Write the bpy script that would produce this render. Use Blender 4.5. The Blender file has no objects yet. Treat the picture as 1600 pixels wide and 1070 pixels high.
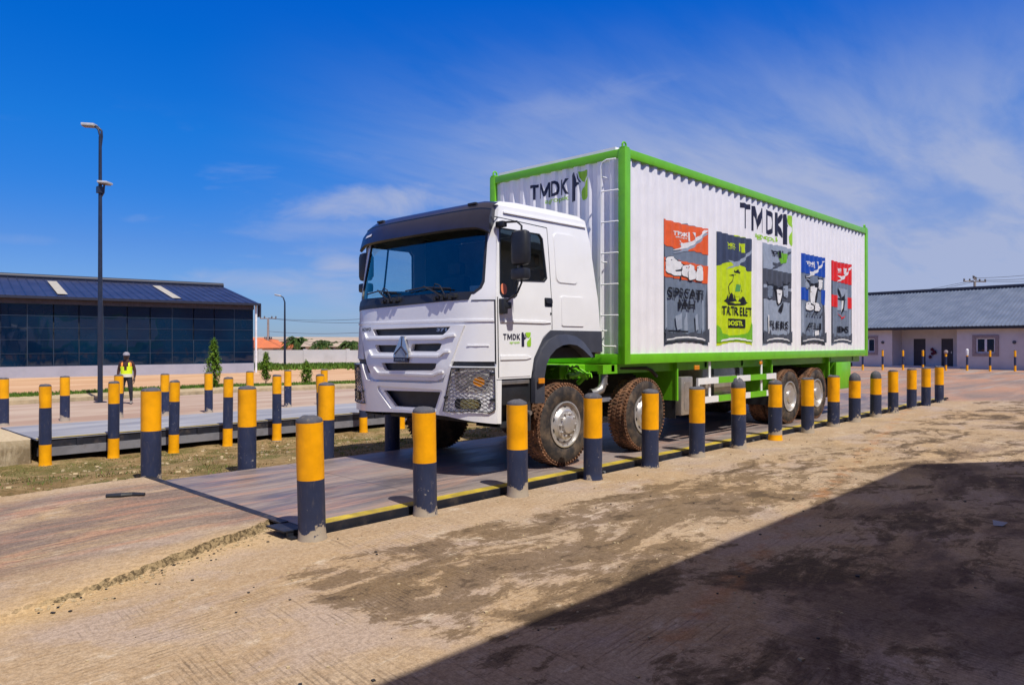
import bpy, bmesh, math, random
from mathutils import Vector, Matrix
from mathutils.geometry import tessellate_polygon
from math import radians, sin, cos, pi
random.seed(7)
scn = bpy.context.scene
COL = scn.collection

# ------------------------------------------------------------ camera, sky, sun
AX = math.atan2(1090, 1140)              # the lorry's long axis lies this far right of the view axis
FW = Vector((cos(AX), sin(AX), 0))
cam_d = bpy.data.cameras.new('camera'); cam = bpy.data.objects.new('camera', cam_d); COL.objects.link(cam)
cam.location = (0, 0, 1.75)
cam.rotation_euler = FW.to_track_quat('-Z', 'Y').to_euler()
cam_d.sensor_width = 36; cam_d.lens = 25.65; cam_d.shift_y = 0.00125
cam_d.clip_start = 0.05; cam_d.clip_end = 6000
scn.camera = cam

SUN_DIR = Vector((-0.10, -0.50, 0.87)).normalized()      # towards the sun
SUN_EL = math.asin(SUN_DIR.z); 
world = bpy.data.worlds.new('World'); scn.world = world; world.use_nodes = True
def build_world():
    nt = world.node_tree; N = nt.nodes; L = nt.links; N.clear()
    out = N.new('ShaderNodeOutputWorld'); bg = N.new('ShaderNodeBackground')
    sky = N.new('ShaderNodeTexSky'); sky.sky_type = 'NISHITA'; sky.sun_disc = False
    sky.sun_elevation = SUN_EL; sky.sun_rotation = math.atan2(SUN_DIR.x, SUN_DIR.y)
    sky.air_density = 1.0; sky.dust_density = 0.35; sky.ozone_density = 3.5; sky.altitude = 200
    hs = N.new('ShaderNodeHueSaturation'); hs.inputs['Saturation'].default_value = SKY_SAT; hs.inputs['Value'].default_value = 1.0
    L.new(sky.outputs[0], hs.inputs['Color'])
    g = N.new('ShaderNodeGamma'); g.inputs[1].default_value = 1.0
    L.new(hs.outputs[0], g.inputs[0])
    tc = N.new('ShaderNodeTexCoord'); sp = N.new('ShaderNodeSeparateXYZ'); L.new(tc.outputs['Generated'], sp.inputs[0])
    er = N.new('ShaderNodeMapRange'); L.new(sp.outputs[2], er.inputs[0]); er.inputs[1].default_value = .0; er.inputs[2].default_value = .50
    tn = N.new('ShaderNodeValToRGB'); L.new(er.outputs[0], tn.inputs[0]); cr = tn.color_ramp; K = 1 / 1.7
    cr.elements[0].position = .0; cr.elements[0].color = (.33 * K, .50 * K, .88 * K, 1); cr.elements[1].position = .92; cr.elements[1].color = (0, .64 * K, 1.50 * K, 1)
    for ps, c_ in ((.25, (.27, .50, .92)), (.52, (.10, .64, 1.18)), (.72, (.02, .64, 1.32))): e = cr.elements.new(ps); e.color = (c_[0] * K, c_[1] * K, c_[2] * K, 1)
    hs.inputs['Value'].default_value = 1.7
    tm = N.new('ShaderNodeMix'); tm.data_type = 'RGBA'; tm.blend_type = 'MULTIPLY'; tm.inputs[0].default_value = 1; L.new(g.outputs[0], tm.inputs[6]); L.new(tn.outputs[0], tm.inputs[7])
    # project the view direction on a high cloud layer
    ad = N.new('ShaderNodeMath'); ad.operation = 'ADD'; ad.inputs[1].default_value = 0.10; L.new(sp.outputs[2], ad.inputs[0])
    mx = N.new('ShaderNodeMath'); mx.operation = 'MAXIMUM'; mx.inputs[1].default_value = 0.02; L.new(ad.outputs[0], mx.inputs[0])
    dx = N.new('ShaderNodeMath'); dx.operation = 'DIVIDE'; L.new(sp.outputs[0], dx.inputs[0]); L.new(mx.outputs[0], dx.inputs[1])
    dy = N.new('ShaderNodeMath'); dy.operation = 'DIVIDE'; L.new(sp.outputs[1], dy.inputs[0]); L.new(mx.outputs[0], dy.inputs[1])
    cb = N.new('ShaderNodeCombineXYZ'); L.new(dx.outputs[0], cb.inputs[0]); L.new(dy.outputs[0], cb.inputs[1])
    def M(op, a, b=None, c=None):
        n = N.new('ShaderNodeMath'); n.operation = op
        for i, v in enumerate((a, b, c)):
            if v is None: continue
            if isinstance(v, (int, float)): n.inputs[i].default_value = v
            else: L.new(v, n.inputs[i])
        return n.outputs[0]
    def noise(vec, sc, det, ro, dist, scale=(1, 1, 1), rot=0, loc=(0, 0, 0)):
        mp = N.new('ShaderNodeMapping'); mp.inputs['Scale'].default_value = scale; mp.inputs['Rotation'].default_value = (0, 0, rot)
        mp.inputs['Location'].default_value = loc
        L.new(vec, mp.inputs[0]); n = N.new('ShaderNodeTexNoise'); n.inputs['Scale'].default_value = sc
        n.inputs['Detail'].default_value = det; n.inputs['Roughness'].default_value = ro; n.inputs['Distortion'].default_value = dist
        L.new(mp.outputs[0], n.inputs['Vector']); return n.outputs['Fac']
    def mr(v, a, b, c=0., d=1.):
        n = N.new('ShaderNodeMapRange'); n.interpolation_type = 'SMOOTHSTEP'; L.new(v, n.inputs[0])
        for i, k in enumerate((a, b, c, d)): n.inputs[i + 1].default_value = k
        return n.outputs[0]
    cv = cb.outputs[0]
    wisps = noise(cv, .85, 6, .55, .5, (.55, 1.9, 1), radians(-62), (3.1, .4, 0))
    fine = noise(cv, 4.2, 5, .6, .5, (.45, 1.6, 1), radians(-66), (1, 7, 0))
    big = noise(cv, .5, 3, .5, 0, (1, 1, 1), 0, (5.2, 1.7, 0))
    # azimuth term: thicker veil to the right of the frame (towards +X)
    az = mr(M('SUBTRACT', M('MULTIPLY', sp.outputs[0], .95), M('MULTIPLY', sp.outputs[1], .75)), -.34, .42)
    lowel = mr(sp.outputs[2], .62, .05)
    veil = M('MULTIPLY', M('MULTIPLY', mr(M('ADD', M('MULTIPLY', wisps, .75), M('MULTIPLY', fine, .25)), .33, .64), az), mr(sp.outputs[2], .44, .20))
    veil = M('ADD', M('MULTIPLY', veil, .62), M('MULTIPLY', M('MULTIPLY', az, mr(sp.outputs[2], .38, .14)), .40))
    # low soft banks above the far horizon
    cum = noise(tc.outputs['Generated'], 5.5, 8, .55, .3, (1, 1, 3.6), 0, (CLX, .0, .35))
    band = M('MULTIPLY', mr(sp.outputs[2], .02, .10), mr(sp.outputs[2], .30, .12))
    cu = M('MULTIPLY', mr(cum, .56, .72), band)
    # two soft clouds seen left of the lorry, each an ellipse in azimuth/elevation broken by noise
    brk = noise(tc.outputs['Generated'], 9, 8, .6, .8, (1, 1, 2.6), 0, (.3, .1, 0))
    azm = M('ARCTAN2', sp.outputs[1], sp.outputs[0]); ele = M('ARCSINE', sp.outputs[2])
    def blob(a0, e0, ra, re, k, amt):
        da = M('DIVIDE', M('SUBTRACT', azm, a0), ra)
        de = M('DIVIDE', M('SUBTRACT', M('SUBTRACT', ele, e0), M('MULTIPLY', M('SUBTRACT', azm, a0), k)), re)
        r = M('ADD', M('MULTIPLY', da, da), M('MULTIPLY', de, de))
        rr = M('ADD', r, M('MULTIPLY', M('SUBTRACT', brk, .5), 3.2))
        return M('MULTIPLY', mr(rr, 1.3, -.9), amt)
    blobs = [blob(*b) for b in CLOUDS]
    tot = cu
    tot = M('MULTIPLY', tot, .35)
    for b in blobs: tot = M('MAXIMUM', tot, b)
    tot = M('ADD', tot, veil); 
    hz = M('MULTIPLY', mr(sp.outputs[2], .20, -.02), .22)
    tot = M('MINIMUM', M('ADD', tot, hz), .9)
    mixc = N.new('ShaderNodeMix'); mixc.data_type = 'RGBA'
    L.new(tot, mixc.inputs[0]); L.new(tm.outputs[2], mixc.inputs[6]); mixc.inputs[7].default_value = CLOUD_COL
    # bright neutral veil added overhead, out of view, to keep shade from turning blue
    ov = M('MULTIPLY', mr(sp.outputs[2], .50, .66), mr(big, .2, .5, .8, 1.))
    mo = N.new('ShaderNodeMix'); mo.data_type = 'RGBA'; L.new(ov, mo.inputs[0]); L.new(mixc.outputs[2], mo.inputs[6]); mo.inputs[7].default_value = FILL_COL
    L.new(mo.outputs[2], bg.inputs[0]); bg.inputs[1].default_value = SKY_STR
    L.new(bg.outputs[0], out.inputs[0])
FILL_COL = (2.25, 1.85, 2.1, 1); SKY_STR = 0.12; SKY_SAT = 1.25; CLX = 2.4; CLOUD_COL = (3.4, 3.9, 5.6, 1)
# azimuth, elevation, half widths, slope, amount
CLOUDS = [(AX + .200, .186, .150, .024, -.10, .78), (AX + .27, .150, .12, .016, -.06, .35), (AX + .235, .105, .040, .018, 0, .80),
          (AX + .30, .080, .12, .018, .0, .60), (AX + .62, .118, .09, .008, 0, .22), (AX - .06, .31, .16, .028, -.25, .20)]
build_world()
sd = bpy.data.lights.new('sun', 'SUN'); sd.energy = 4.9; sd.angle = radians(.53); sd.color = (1.0, .955, .87)
sun = bpy.data.objects.new('sun', sd); COL.objects.link(sun)
sun.rotation_euler = SUN_DIR.to_track_quat('Z', 'Y').to_euler(); sun.location = (0, -20, 40)
scn.view_settings.view_transform = 'Standard'; scn.view_settings.look = 'None'
scn.view_settings.exposure = 0.0; scn.view_settings.gamma = 1
scn.render.engine = 'CYCLES'

# ------------------------------------------------------------ materials
class NB:
    """small node builder"""
    def __init__(s, name):
        s.m = bpy.data.materials.new(name); s.m.use_nodes = True; s.t = s.m.node_tree; s.N = s.t.nodes; s.L = s.t.links; s.N.clear()
        s.out = s.N.new('ShaderNodeOutputMaterial'); s.p = s.N.new('ShaderNodeBsdfPrincipled'); s.L.new(s.p.outputs[0], s.out.inputs[0])
        s.co = None
    def set(s, **k):
        for a, v in k.items():
            a = {'base': 'Base Color', 'rough': 'Roughness', 'metal': 'Metallic', 'coat': 'Coat Weight', 'spec': 'Specular IOR Level', 'normal': 'Normal', 'trans': 'Transmission Weight', 'coatr': 'Coat Roughness'}[a]
            if isinstance(v, bpy.types.NodeSocket): s.L.new(v, s.p.inputs[a])
            elif isinstance(v, tuple): s.p.inputs[a].default_value = (*v[:3], 1)
            else: s.p.inputs[a].default_value = v
        return s
    def pos(s):
        if s.co is None:
            g = s.N.new('ShaderNodeNewGeometry'); s.co = g.outputs['Position']
        return s.co
    def objco(s):
        t = s.N.new('ShaderNodeTexCoord'); return t.outputs['Object']
    def rnd(s):
        t = s.N.new('ShaderNodeObjectInfo'); return t.outputs['Random']
    def mp(s, v, scale=(1, 1, 1), rot=(0, 0, 0), loc=(0, 0, 0)):
        n = s.N.new('ShaderNodeMapping'); n.inputs['Scale'].default_value = scale; n.inputs['Rotation'].default_value = rot; n.inputs['Location'].default_value = loc
        s.L.new(v, n.inputs[0]); return n.outputs[0]
    def noise(s, v, sc, det=4, ro=.55, dist=0, w=None):
        n = s.N.new('ShaderNodeTexNoise')
        if w is not None:
            n.noise_dimensions = '4D'
            if isinstance(w, (int, float)): n.inputs['W'].default_value = w
            else: s.L.new(w, n.inputs['W'])
        n.inputs['Scale'].default_value = sc; n.inputs['Detail'].default_value = det
        n.inputs['Roughness'].default_value = ro; n.inputs['Distortion'].default_value = dist; s.L.new(v, n.inputs['Vector']); return n.outputs['Fac']
    def wave(s, v, sc, axis='X', dist=1, det=2, dsc=1, prof='SIN'):
        n = s.N.new('ShaderNodeTexWave'); n.bands_direction = axis; n.wave_profile = prof; n.inputs['Scale'].default_value = sc; n.inputs['Distortion'].default_value = dist
        n.inputs['Detail'].default_value = det; n.inputs['Detail Scale'].default_value = dsc; s.L.new(v, n.inputs['Vector']); return n.outputs['Fac']
    def vor(s, v, sc, feat='F1'):
        n = s.N.new('ShaderNodeTexVoronoi'); n.feature = feat; n.inputs['Scale'].default_value = sc; s.L.new(v, n.inputs['Vector']); return n.outputs['Distance']
    def M(s, op, a, b=None, c=None):
        n = s.N.new('ShaderNodeMath'); n.operation = op
        for i, v in enumerate((a, b, c)):
            if v is None: continue
            if isinstance(v, (int, float)): n.inputs[i].default_value = v
            else: s.L.new(v, n.inputs[i])
        return n.outputs[0]
    def mr(s, v, a, b, c=0., d=1.):
        n = s.N.new('ShaderNodeMapRange'); n.interpolation_type = 'SMOOTHSTEP'; s.L.new(v, n.inputs[0])
        for i, k in enumerate((a, b, c, d)): n.inputs[i + 1].default_value = k
        return n.outputs[0]
    def mix(s, f, a, b, mode='MIX'):
        n = s.N.new('ShaderNodeMix'); n.data_type = 'RGBA'; n.blend_type = mode
        for i, v in ((0, f), (6, a), (7, b)):
            if isinstance(v, tuple): n.inputs[i].default_value = (*v[:3], 1)
            elif isinstance(v, (int, float)): n.inputs[i].default_value = v
            else: s.L.new(v, n.inputs[i])
        return n.outputs[2]
    def sep(s, v):
        n = s.N.new('ShaderNodeSeparateXYZ'); s.L.new(v, n.inputs[0]); return n.outputs
    def bump(s, h, strength=.3, dist=.01, nrm=None):
        n = s.N.new('ShaderNodeBump'); n.inputs['Strength'].default_value = strength; n.inputs['Distance'].default_value = dist
        s.L.new(h, n.inputs['Height'])
        if nrm is not None: s.L.new(nrm, n.inputs['Normal'])
        return n.outputs[0]

def plain(name, col, rough=.5, metal=0, coat=0, var=.12, sc=6, bump=0, spec=.5, dirt=None):
    b = NB(name); o = b.pos()
    n = b.noise(o, sc, 6, .6)
    dk = tuple(c * (1 - var) for c in col); lt = tuple(min(1, c * (1 + var)) for c in col)
    c = b.mix(b.mr(n, .3, .7), dk, lt)
    if dirt:
        n2 = b.noise(o, dirt[1], 8, .7); c = b.mix(b.M('MULTIPLY', b.mr(n2, .5, .75), dirt[2]), c, dirt[0])
    b.set(base=c, rough=rough, metal=metal, coat=coat, spec=spec)
    if bump: b.set(normal=b.bump(n, bump, .01))
    return b.m

M = {}
def mk():
    M['white'] = plain('white_paint', (.86, .86, .88), .28, 0, .5, .02, 2, dirt=((.55, .50, .42), 3, .10))
    M['boxwhite'] = plain('container_white', (.84, .82, .86), .42, 0, .1, .03, 3, dirt=((.5, .46, .44), 2.2, .16))
    M['green'] = plain('green_paint', (.155, .50, .012), .38, 0, .2, .06, 4, dirt=((.10, .16, .03), 5, .25))
    M['black'] = plain('black_plastic', (.022, .024, .030), .45, 0, 0, .2, 8)
    M['greyplastic'] = plain('grey_plastic', (.052, .056, .075), .42, 0, .1, .1, 6, dirt=((.10, .09, .08), 6, .2))
    M['visor'] = plain('visor_plastic', (.020, .021, .036), .30, 0, .25, .1, 5)
    M['dark'] = plain('chassis_dark', (.022, .020, .020), .7, 0, 0, .3, 9, dirt=((.12, .08, .05), 5, .5))
    M['steel'] = plain('steel', (.42, .41, .40), .38, .75, 0, .15, 10, dirt=((.22, .17, .13), 6, .4))
    M['chrome'] = plain('rim_metal', (.60, .58, .57), .34, .6, 0, .10, 12, dirt=((.28, .20, .15), 14, .45))
    M['tank'] = plain('tank_metal', (.50, .46, .42), .35, .6, 0, .15, 5, dirt=((.25, .19, .14), 4, .5))
    M['navy'] = plain('navy_text', (.018, .018, .045), .45, 0, 0, .1)
    M['limetext'] = plain('lime_text', (.33, .62, .03), .45, 0, 0, .1)
    M['amber'] = plain('amber_plastic', (.75, .26, .01), .25, 0, .4, .1)
    M['orangedot'] = plain('orange_sticker', (.85, .25, .12), .4)
    M['lampclear'] = plain('lamp_reflector', (.60, .58, .56), .2, .15, .6, .35, 45)
    M['foglens'] = plain('fog_lens', (.30, .30, .14), .12, .3, .6, .4, 50)
    M['seat'] = plain('seat_fabric', (.05, .045, .05), .85)
    M['cream'] = plain('cab_lining', (.22, .20, .19), .8)
    M['paper'] = plain('paper', (.55, .60, .50), .8)
    M['skin'] = plain('skin', (.065, .032, .02), .5, 0, 0, .1, 20)
    M['shirt'] = plain('shirt', (.05, .018, .016), .85, 0, 0, .2, 12)
    M['trouser'] = plain('trouser', (.020, .020, .028), .85, 0, 0, .2, 12)
    M['vest'] = plain('vest', (.72, .90, .015), .7, 0, 0, .08, 12)
    M['vestorange'] = plain('vest_orange', (.85, .30, .05), .7)
    M['vestsilver'] = plain('vest_silver', (.75, .72, .55), .4)
    M['cap'] = plain('cap_white', (.30, .28, .32), .7)
    M['shoe'] = plain('shoe', (.25, .22, .20), .7)
    M['emblem'] = plain('emblem_metal', (.55, .55, .56), .25, .7)
    M['pole'] = plain('pole_paint', (.022, .030, .055), .4, .2, .1, .15, 4)
    M['lamphead'] = plain('lamp_head', (.62, .62, .60), .4, .2)
    M['lamplens'] = plain('lamp_lens', (.30, .22, .15), .2)
    M['wire'] = plain('wire', (.03, .03, .035), .6)
    M['concpole'] = plain('pole_concrete', (.30, .27, .24), .85, 0, 0, .15, 3)
    # glass
    b = NB('cab_glass'); b.N.remove(b.p)
    t = b.N.new('ShaderNodeBsdfTransparent'); t.inputs[0].default_value = (.76, .89, .91, 1)
    gl = b.N.new('ShaderNodeBsdfGlossy'); gl.inputs['Roughness'].default_value = .02; gl.inputs[0].default_value = (.95, 1, .78, 1)
    fr = b.N.new('ShaderNodeFresnel'); fr.inputs[0].default_value = 1.5
    f2 = b.M('ADD', b.M('MULTIPLY', fr.outputs[0], 1.2), .09)
    ms = b.N.new('ShaderNodeMixShader'); b.L.new(f2, ms.inputs[0]); b.L.new(t.outputs[0], ms.inputs[1]); b.L.new(gl.outputs[0], ms.inputs[2])
    b.L.new(ms.outputs[0], b.out.inputs[0]); M['glass'] = b.m
    # building glass: dark reflective film
    b = NB('curtain_glass'); o = b.pos()
    n = b.noise(o, .35, 3); w = b.noise(o, .5, 2)
    b.set(base=b.mix(b.mr(n, .3, .7), (.002, .010, .032), (.002, .020, .052)), rough=.03, spec=.8)
    b.set(normal=b.bump(w, .04, .3)); M['bglass'] = b.m
    b = NB('window_glass'); b.set(base=(.01, .02, .045), rough=.05, spec=.9); M['wglass'] = b.m
    # bollard paints
    for nm, col in (('b_yellow', (.93, .40, .001)), ('b_black', (.026, .036, .082)), ('b_cap', (.085, .085, .105))):
        b = NB(nm); o = b.objco(); r = b.rnd(); w = b.M('MULTIPLY', r, 40)
        z = b.sep(o)[2]
        n1 = b.noise(o, 5, 5, .6, 0, w); n2 = b.noise(o, 22, 6, .7, 0, w); n3 = b.noise(b.mp(o, (3, 3, .7)), 9, 5, .65, 0, w)
        c = b.mix(b.mr(n1, .3, .7), tuple(v * .86 for v in col), tuple(min(1, v * 1.1) for v in col))
        dust = (.36, .29, .21)
        c = b.mix(b.M('MULTIPLY', b.mr(n3, .52, .75), .14 if nm != 'b_cap' else .5), c, dust if nm != 'b_yellow' else (.45, .22, .03))
        # flaked paint towards the foot shows the grey concrete fill
        hgt = b.M('ADD', b.M('MULTIPLY', r, .12), .0)
        fl = b.M('SUBTRACT', b.M('ADD', z, b.M('MULTIPLY', b.M('SUBTRACT', n1, .5), .62)), hgt)
        if nm == 'b_black':
            f = b.mr(b.M('ADD', fl, b.M('MULTIPLY', b.M('SUBTRACT', n2, .5), .14)), .03, .0)
            c = b.mix(f, c, (.40, .34, .27)); chips = b.mr(b.M('ADD', n2, b.M('MULTIPLY', n1, .25)), .76, .80); c = b.mix(b.M('MULTIPLY', chips, .75), c, (.36, .34, .32))
        else:
            chips = b.mr(n2, .70, .76); c = b.mix(b.M('MULTIPLY', chips, .4 if nm == 'b_yellow' else .8), c, (.16, .11, .06) if nm == 'b_yellow' else (.4, .36, .3))
        b.set(base=c, rough=.42 if nm != 'b_cap' else .8, spec=.35); b.set(normal=b.bump(b.M('ADD', n1, b.M('MULTIPLY', n2, .35)), .35, .012)); M[nm] = b.m
    # small bollard far
    # tyres
    b = NB('tyre_tread'); o = b.pos(); n = b.noise(o, 9, 6, .65); n2 = b.noise(o, 40, 4, .6)
    c = b.mix(b.mr(b.M('ADD', b.M('MULTIPLY', n, .65), b.M('MULTIPLY', n2, .35)), .36, .62), (.050, .034, .028), (.27, .135, .075)); b.set(base=c, rough=.9, spec=.2); b.set(normal=b.bump(n2, .5, .01)); M['tread'] = b.m
    b = NB('tyre_side'); o = b.pos(); n = b.noise(o, 5, 6, .65); n2 = b.noise(o, 26, 4, .6)
    c = b.mix(b.mr(n, .38, .72), (.028, .026, .028), (.145, .105, .075)); b.set(base=c, rough=.7, spec=.3); b.set(normal=b.bump(n2, .2, .01)); M['tside'] = b.m
    # yard concrete
    def yard(name, ramp=False, right=False):
        b = NB(name); o = b.pos(); x, y, z = b.sep(o)
        n0 = b.noise(o, .35, 4, .55); n1 = b.noise(b.mp(o, (.55, 1.2, 1)), 1.7, 8, .65, .6); n2 = b.noise(o, 14, 6, .7); n3 = b.noise(o, 80, 3, .6)
        c = b.mix(b.mr(n0, .35, .65), (.43, .298, .170), (.45, .345, .245))
        c = b.mix(b.mr(n1, .32, .68), b.mix(.5, c, (.31, .20, .105)), c)
        c = b.mix(b.M('MULTIPLY', b.mr(n2, .35, .75), .30), c, (.60, .49, .37))
        np_ = b.noise(b.mp(o, (.8, 1.3, 1), (0, 0, 0), (5, 9, 0)), .9, 7, .62, .5); c = b.mix(b.M('MULTIPLY', b.mr(np_, .47, .64), .65), c, (.41, .325, .28))
        nw = b.noise(b.mp(o, (1, 1.6, 1), (0, 0, 0), (15, 2, 0)), 2.6, 8, .7, .4); c = b.mix(b.M('MULTIPLY', b.mr(nw, .56, .70), .55), c, (.62, .53, .42))
        ns = b.noise(o, 34, 4, .75); c = b.mix(b.M('MULTIPLY', b.mr(ns, .56, .74), .32), c, (.20, .14, .09))
        # raked grooves: across (along Y) in some patches, along X in others
        pat = b.mr(b.noise(b.mp(o, (1, 1, 1), (0, 0, 0), (3.3, 1, 0)), .42, 3, .5, .5), .42, .54)
        def grooves(axis, sc, rot):
            v = b.mp(o, (1, 1, 1), (0, 0, rot)); wv = b.wave(v, sc, axis, 1.0, 3, 1.2)
            ln = b.noise(b.mp(v, (22, .7, 1) if axis == 'X' else (.7, 22, 1)), 1.6, 3, .6)
            return b.M('MULTIPLY', b.mr(wv, .55, .98), b.mr(ln, .40, .66))
        ga = grooves('X', 6.2, .10); gb = grooves('Y', 7.0, -.07)
        gm = b.M('ADD', b.M('MULTIPLY', ga, pat), b.M('MULTIPLY', gb, b.M('SUBTRACT', 1.0, pat)))
        gm = b.M('MULTIPLY', b.M('MULTIPLY', gm, b.mr(b.noise(o, .9, 4, .6, .3), .36, .60)), b.mr(b.noise(o, 5, 5, .7), .36, .62))
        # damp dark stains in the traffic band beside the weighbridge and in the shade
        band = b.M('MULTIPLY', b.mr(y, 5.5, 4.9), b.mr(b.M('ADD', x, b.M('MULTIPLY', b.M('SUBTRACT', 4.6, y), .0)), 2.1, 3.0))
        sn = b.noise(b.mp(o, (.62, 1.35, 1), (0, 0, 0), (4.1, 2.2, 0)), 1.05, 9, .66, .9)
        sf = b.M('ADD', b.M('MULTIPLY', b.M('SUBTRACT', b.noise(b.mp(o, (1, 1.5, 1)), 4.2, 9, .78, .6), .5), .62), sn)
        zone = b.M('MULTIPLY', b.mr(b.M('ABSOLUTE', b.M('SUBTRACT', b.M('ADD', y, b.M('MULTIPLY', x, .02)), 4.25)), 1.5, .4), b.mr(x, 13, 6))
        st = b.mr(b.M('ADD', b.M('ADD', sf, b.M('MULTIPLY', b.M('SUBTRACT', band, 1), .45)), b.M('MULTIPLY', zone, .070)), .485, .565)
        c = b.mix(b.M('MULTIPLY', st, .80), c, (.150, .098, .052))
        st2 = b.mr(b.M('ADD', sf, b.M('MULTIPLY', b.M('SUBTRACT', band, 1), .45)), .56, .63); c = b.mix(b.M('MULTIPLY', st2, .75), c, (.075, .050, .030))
        if not ramp:
            sn2 = b.noise(b.mp(o, (.5, 1.0, 1), (0, 0, 0), (9.1, 5.2, 0)), .8, 8, .6, .7)
            c = b.mix(b.M('MULTIPLY', b.M('MULTIPLY', b.mr(sn2, .46, .60), b.mr(y, 3.6, 2.2)), .70), c, (.10, .062, .05))
            # rusty drag mark near the camera
            dm = b.M('MULTIPLY', b.mr(b.M('ABSOLUTE', b.M('SUBTRACT', b.M('SUBTRACT', y, b.M('MULTIPLY', x, .20)), 1.55)), .16, .02), b.mr(b.noise(o, 3, 5, .6), .45, .6))
            c = b.mix(b.M('MULTIPLY', dm, .55), c, (.42, .19, .07))
            # tyre tread prints: short bars crossing at a shallow angle, further right
            v = b.mp(o, (1, 1, 1), (0, 0, radians(28)))
            bars = b.mr(b.wave(v, 4.0, 'X', .6, 1, 2), .62, .9); row = b.mr(b.wave(v, .42, 'Y', 1.2, 1, 1), .55, .8)
            tz = b.M('MULTIPLY', b.M('MULTIPLY', bars, row), b.M('MULTIPLY', b.mr(x, 8, 11), b.mr(b.noise(o, .5, 3), .42, .6)))
            c = b.mix(b.M('MULTIPLY', tz, .42), c, (.19, .135, .085))
            # beyond the weighbridge: reddish muddy road surface
            far = b.mr(b.M('SUBTRACT', b.M('ADD', x, b.M('MULTIPLY', b.M('SUBTRACT', n1, .5), 2.0)), b.M('MULTIPLY', b.M('SUBTRACT', 5.9, y), 1.1)), 24.6, 26.0)
            rr = b.noise(b.mp(o, (.20, .9, 1)), .7, 6, .6, .6)
            rc = b.mix(b.mr(rr, .36, .64), (.26, .20, .18), (.44, .25, .17)); rc = b.mix(b.mr(b.noise(b.mp(o, (.15, 1.3, 1), (0, 0, .35)), .9, 5), .5, .68), rc, (.36, .31, .28))
            c = b.mix(far, c, rc)
        else:
            # mud carried on the approach in long streaks
            m1 = b.noise(b.mp(o, (.30, 1.2, 1), (0, 0, 0), (1.3, .4, 0)), 1.25, 9, .68, .8)
            m2 = b.noise(b.mp(o, (.45, 1.7, 1), (0, 0, 0), (7, 3, 0)), 1.7, 9, .7, .8)
            msk = b.M('MULTIPLY', b.mr(y, 6.15, 6.75), b.mr(y, 9.55, 8.9))
            c = b.mix(b.M('MULTIPLY', b.mr(m1, .36, .54), b.M('MULTIPLY', msk, .85)), c, (.185, .138, .120))
            c = b.mix(b.M('MULTIPLY', b.mr(m2, .47, .62), b.M('MULTIPLY', msk, .60)), c, (.44, .23, .15))
            ye = b.mr(b.M('ABSOLUTE', b.M('SUBTRACT', b.M('SUBTRACT', y, b.M('MULTIPLY', x, .32)), 5.15)), .45, .0)
            c = b.mix(b.M('MULTIPLY', ye, .35), c, (.60, .40, .16))
            gm = b.M('MULTIPLY', gm, b.mr(y, 5.3, 4.7)); c = b.mix(b.M('MULTIPLY', b.mr(b.noise(b.mp(o, (.35, 5, 1)), 3.2, 6, .7), .52, .66), b.M('MULTIPLY', msk, .6)), c, (.11, .075, .07))
        gm = b.M('MINIMUM', b.M('MULTIPLY', gm, 1.8), 1.0); c = b.mix(b.M('MULTIPLY', gm, .42), c, b.mix(.8, c, (.10, .065, .04)))
        v = b.mp(o, (1, 1, 1), (0, 0, .10)); gl = b.M('MULTIPLY', b.mr(b.wave(v, 9.5, 'X', 1.5, 3, 2.5), .62, .95), b.mr(b.noise(b.mp(v, (14, .8, 1)), 2.2, 3, .6), .42, .60))
        gl = b.M('MULTIPLY', gl, b.mr(b.noise(o, 1.4, 4, .6), .40, .58)); v2 = b.mp(o, (1, 1, 1), (0, 0, -.06)); gk = b.M('MULTIPLY', b.mr(b.wave(v2, 11, 'Y', 1.5, 3, 2.5), .62, .95), b.mr(b.noise(b.mp(v2, (.8, 14, 1)), 2.0, 3, .6), .46, .62)); gk = b.M('MULTIPLY', gk, b.mr(b.noise(b.mp(o, (1, 1, 1), (0, 0, 0), (8, 8, 0)), 1.1, 4, .6), .48, .62))
        fine_ = b.M('MAXIMUM', b.M('MULTIPLY', gl, pat), b.M('MULTIPLY', gk, b.M('SUBTRACT', 1.0, pat)))
        if ramp: fine_ = b.M('MULTIPLY', fine_, b.mr(y, 5.4, 4.9))
        c = b.mix(b.M('MULTIPLY', fine_, .55), c, b.mix(.75, c, (.07, .045, .03)))
        sp1 = b.noise(o, 26, 3, .8); sp2 = b.noise(o, 75, 2, .8)
        c = b.mix(b.mr(b.M('ADD', b.M('MULTIPLY', sp1, .55), b.M('MULTIPLY', sp2, .45)), .36, .64), b.mix(1., c, (.70, .68, .66), 'MULTIPLY'), b.mix(1., c, (1.14, 1.14, 1.14), 'MULTIPLY'))
        if ramp:
            gz = b.N.new('ShaderNodeNewGeometry').outputs['True Normal']; nz = b.sep(gz)[2]
            br = b.M('MULTIPLY', b.mr(nz, .93, .70), b.M('MULTIPLY', b.mr(x, .3, 1.6), b.mr(y, 9.2, 8.8))); c = b.mix(br, c, b.mix(b.mr(sp1, .4, .6), (.085, .060, .032), (.30, .22, .12)))
        h = b.M('ADD', b.M('ADD', b.M('ADD', b.M('MULTIPLY', n2, .5), b.M('MULTIPLY', n3, .3)), b.M('MULTIPLY', sp1, .35)), b.M('MULTIPLY', b.M('ADD', gm, fine_), -.5))
        b.set(base=c, rough=.88, spec=.25); b.set(normal=b.bump(h, .55, .014)); return b.m
    M['yard'] = yard('yard_concrete'); M['ramp'] = yard('ramp_concrete', True)
    # deck of the near weighbridge
    b = NB('deck_steel'); o = b.pos(); x, y, z = b.sep(o)
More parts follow.
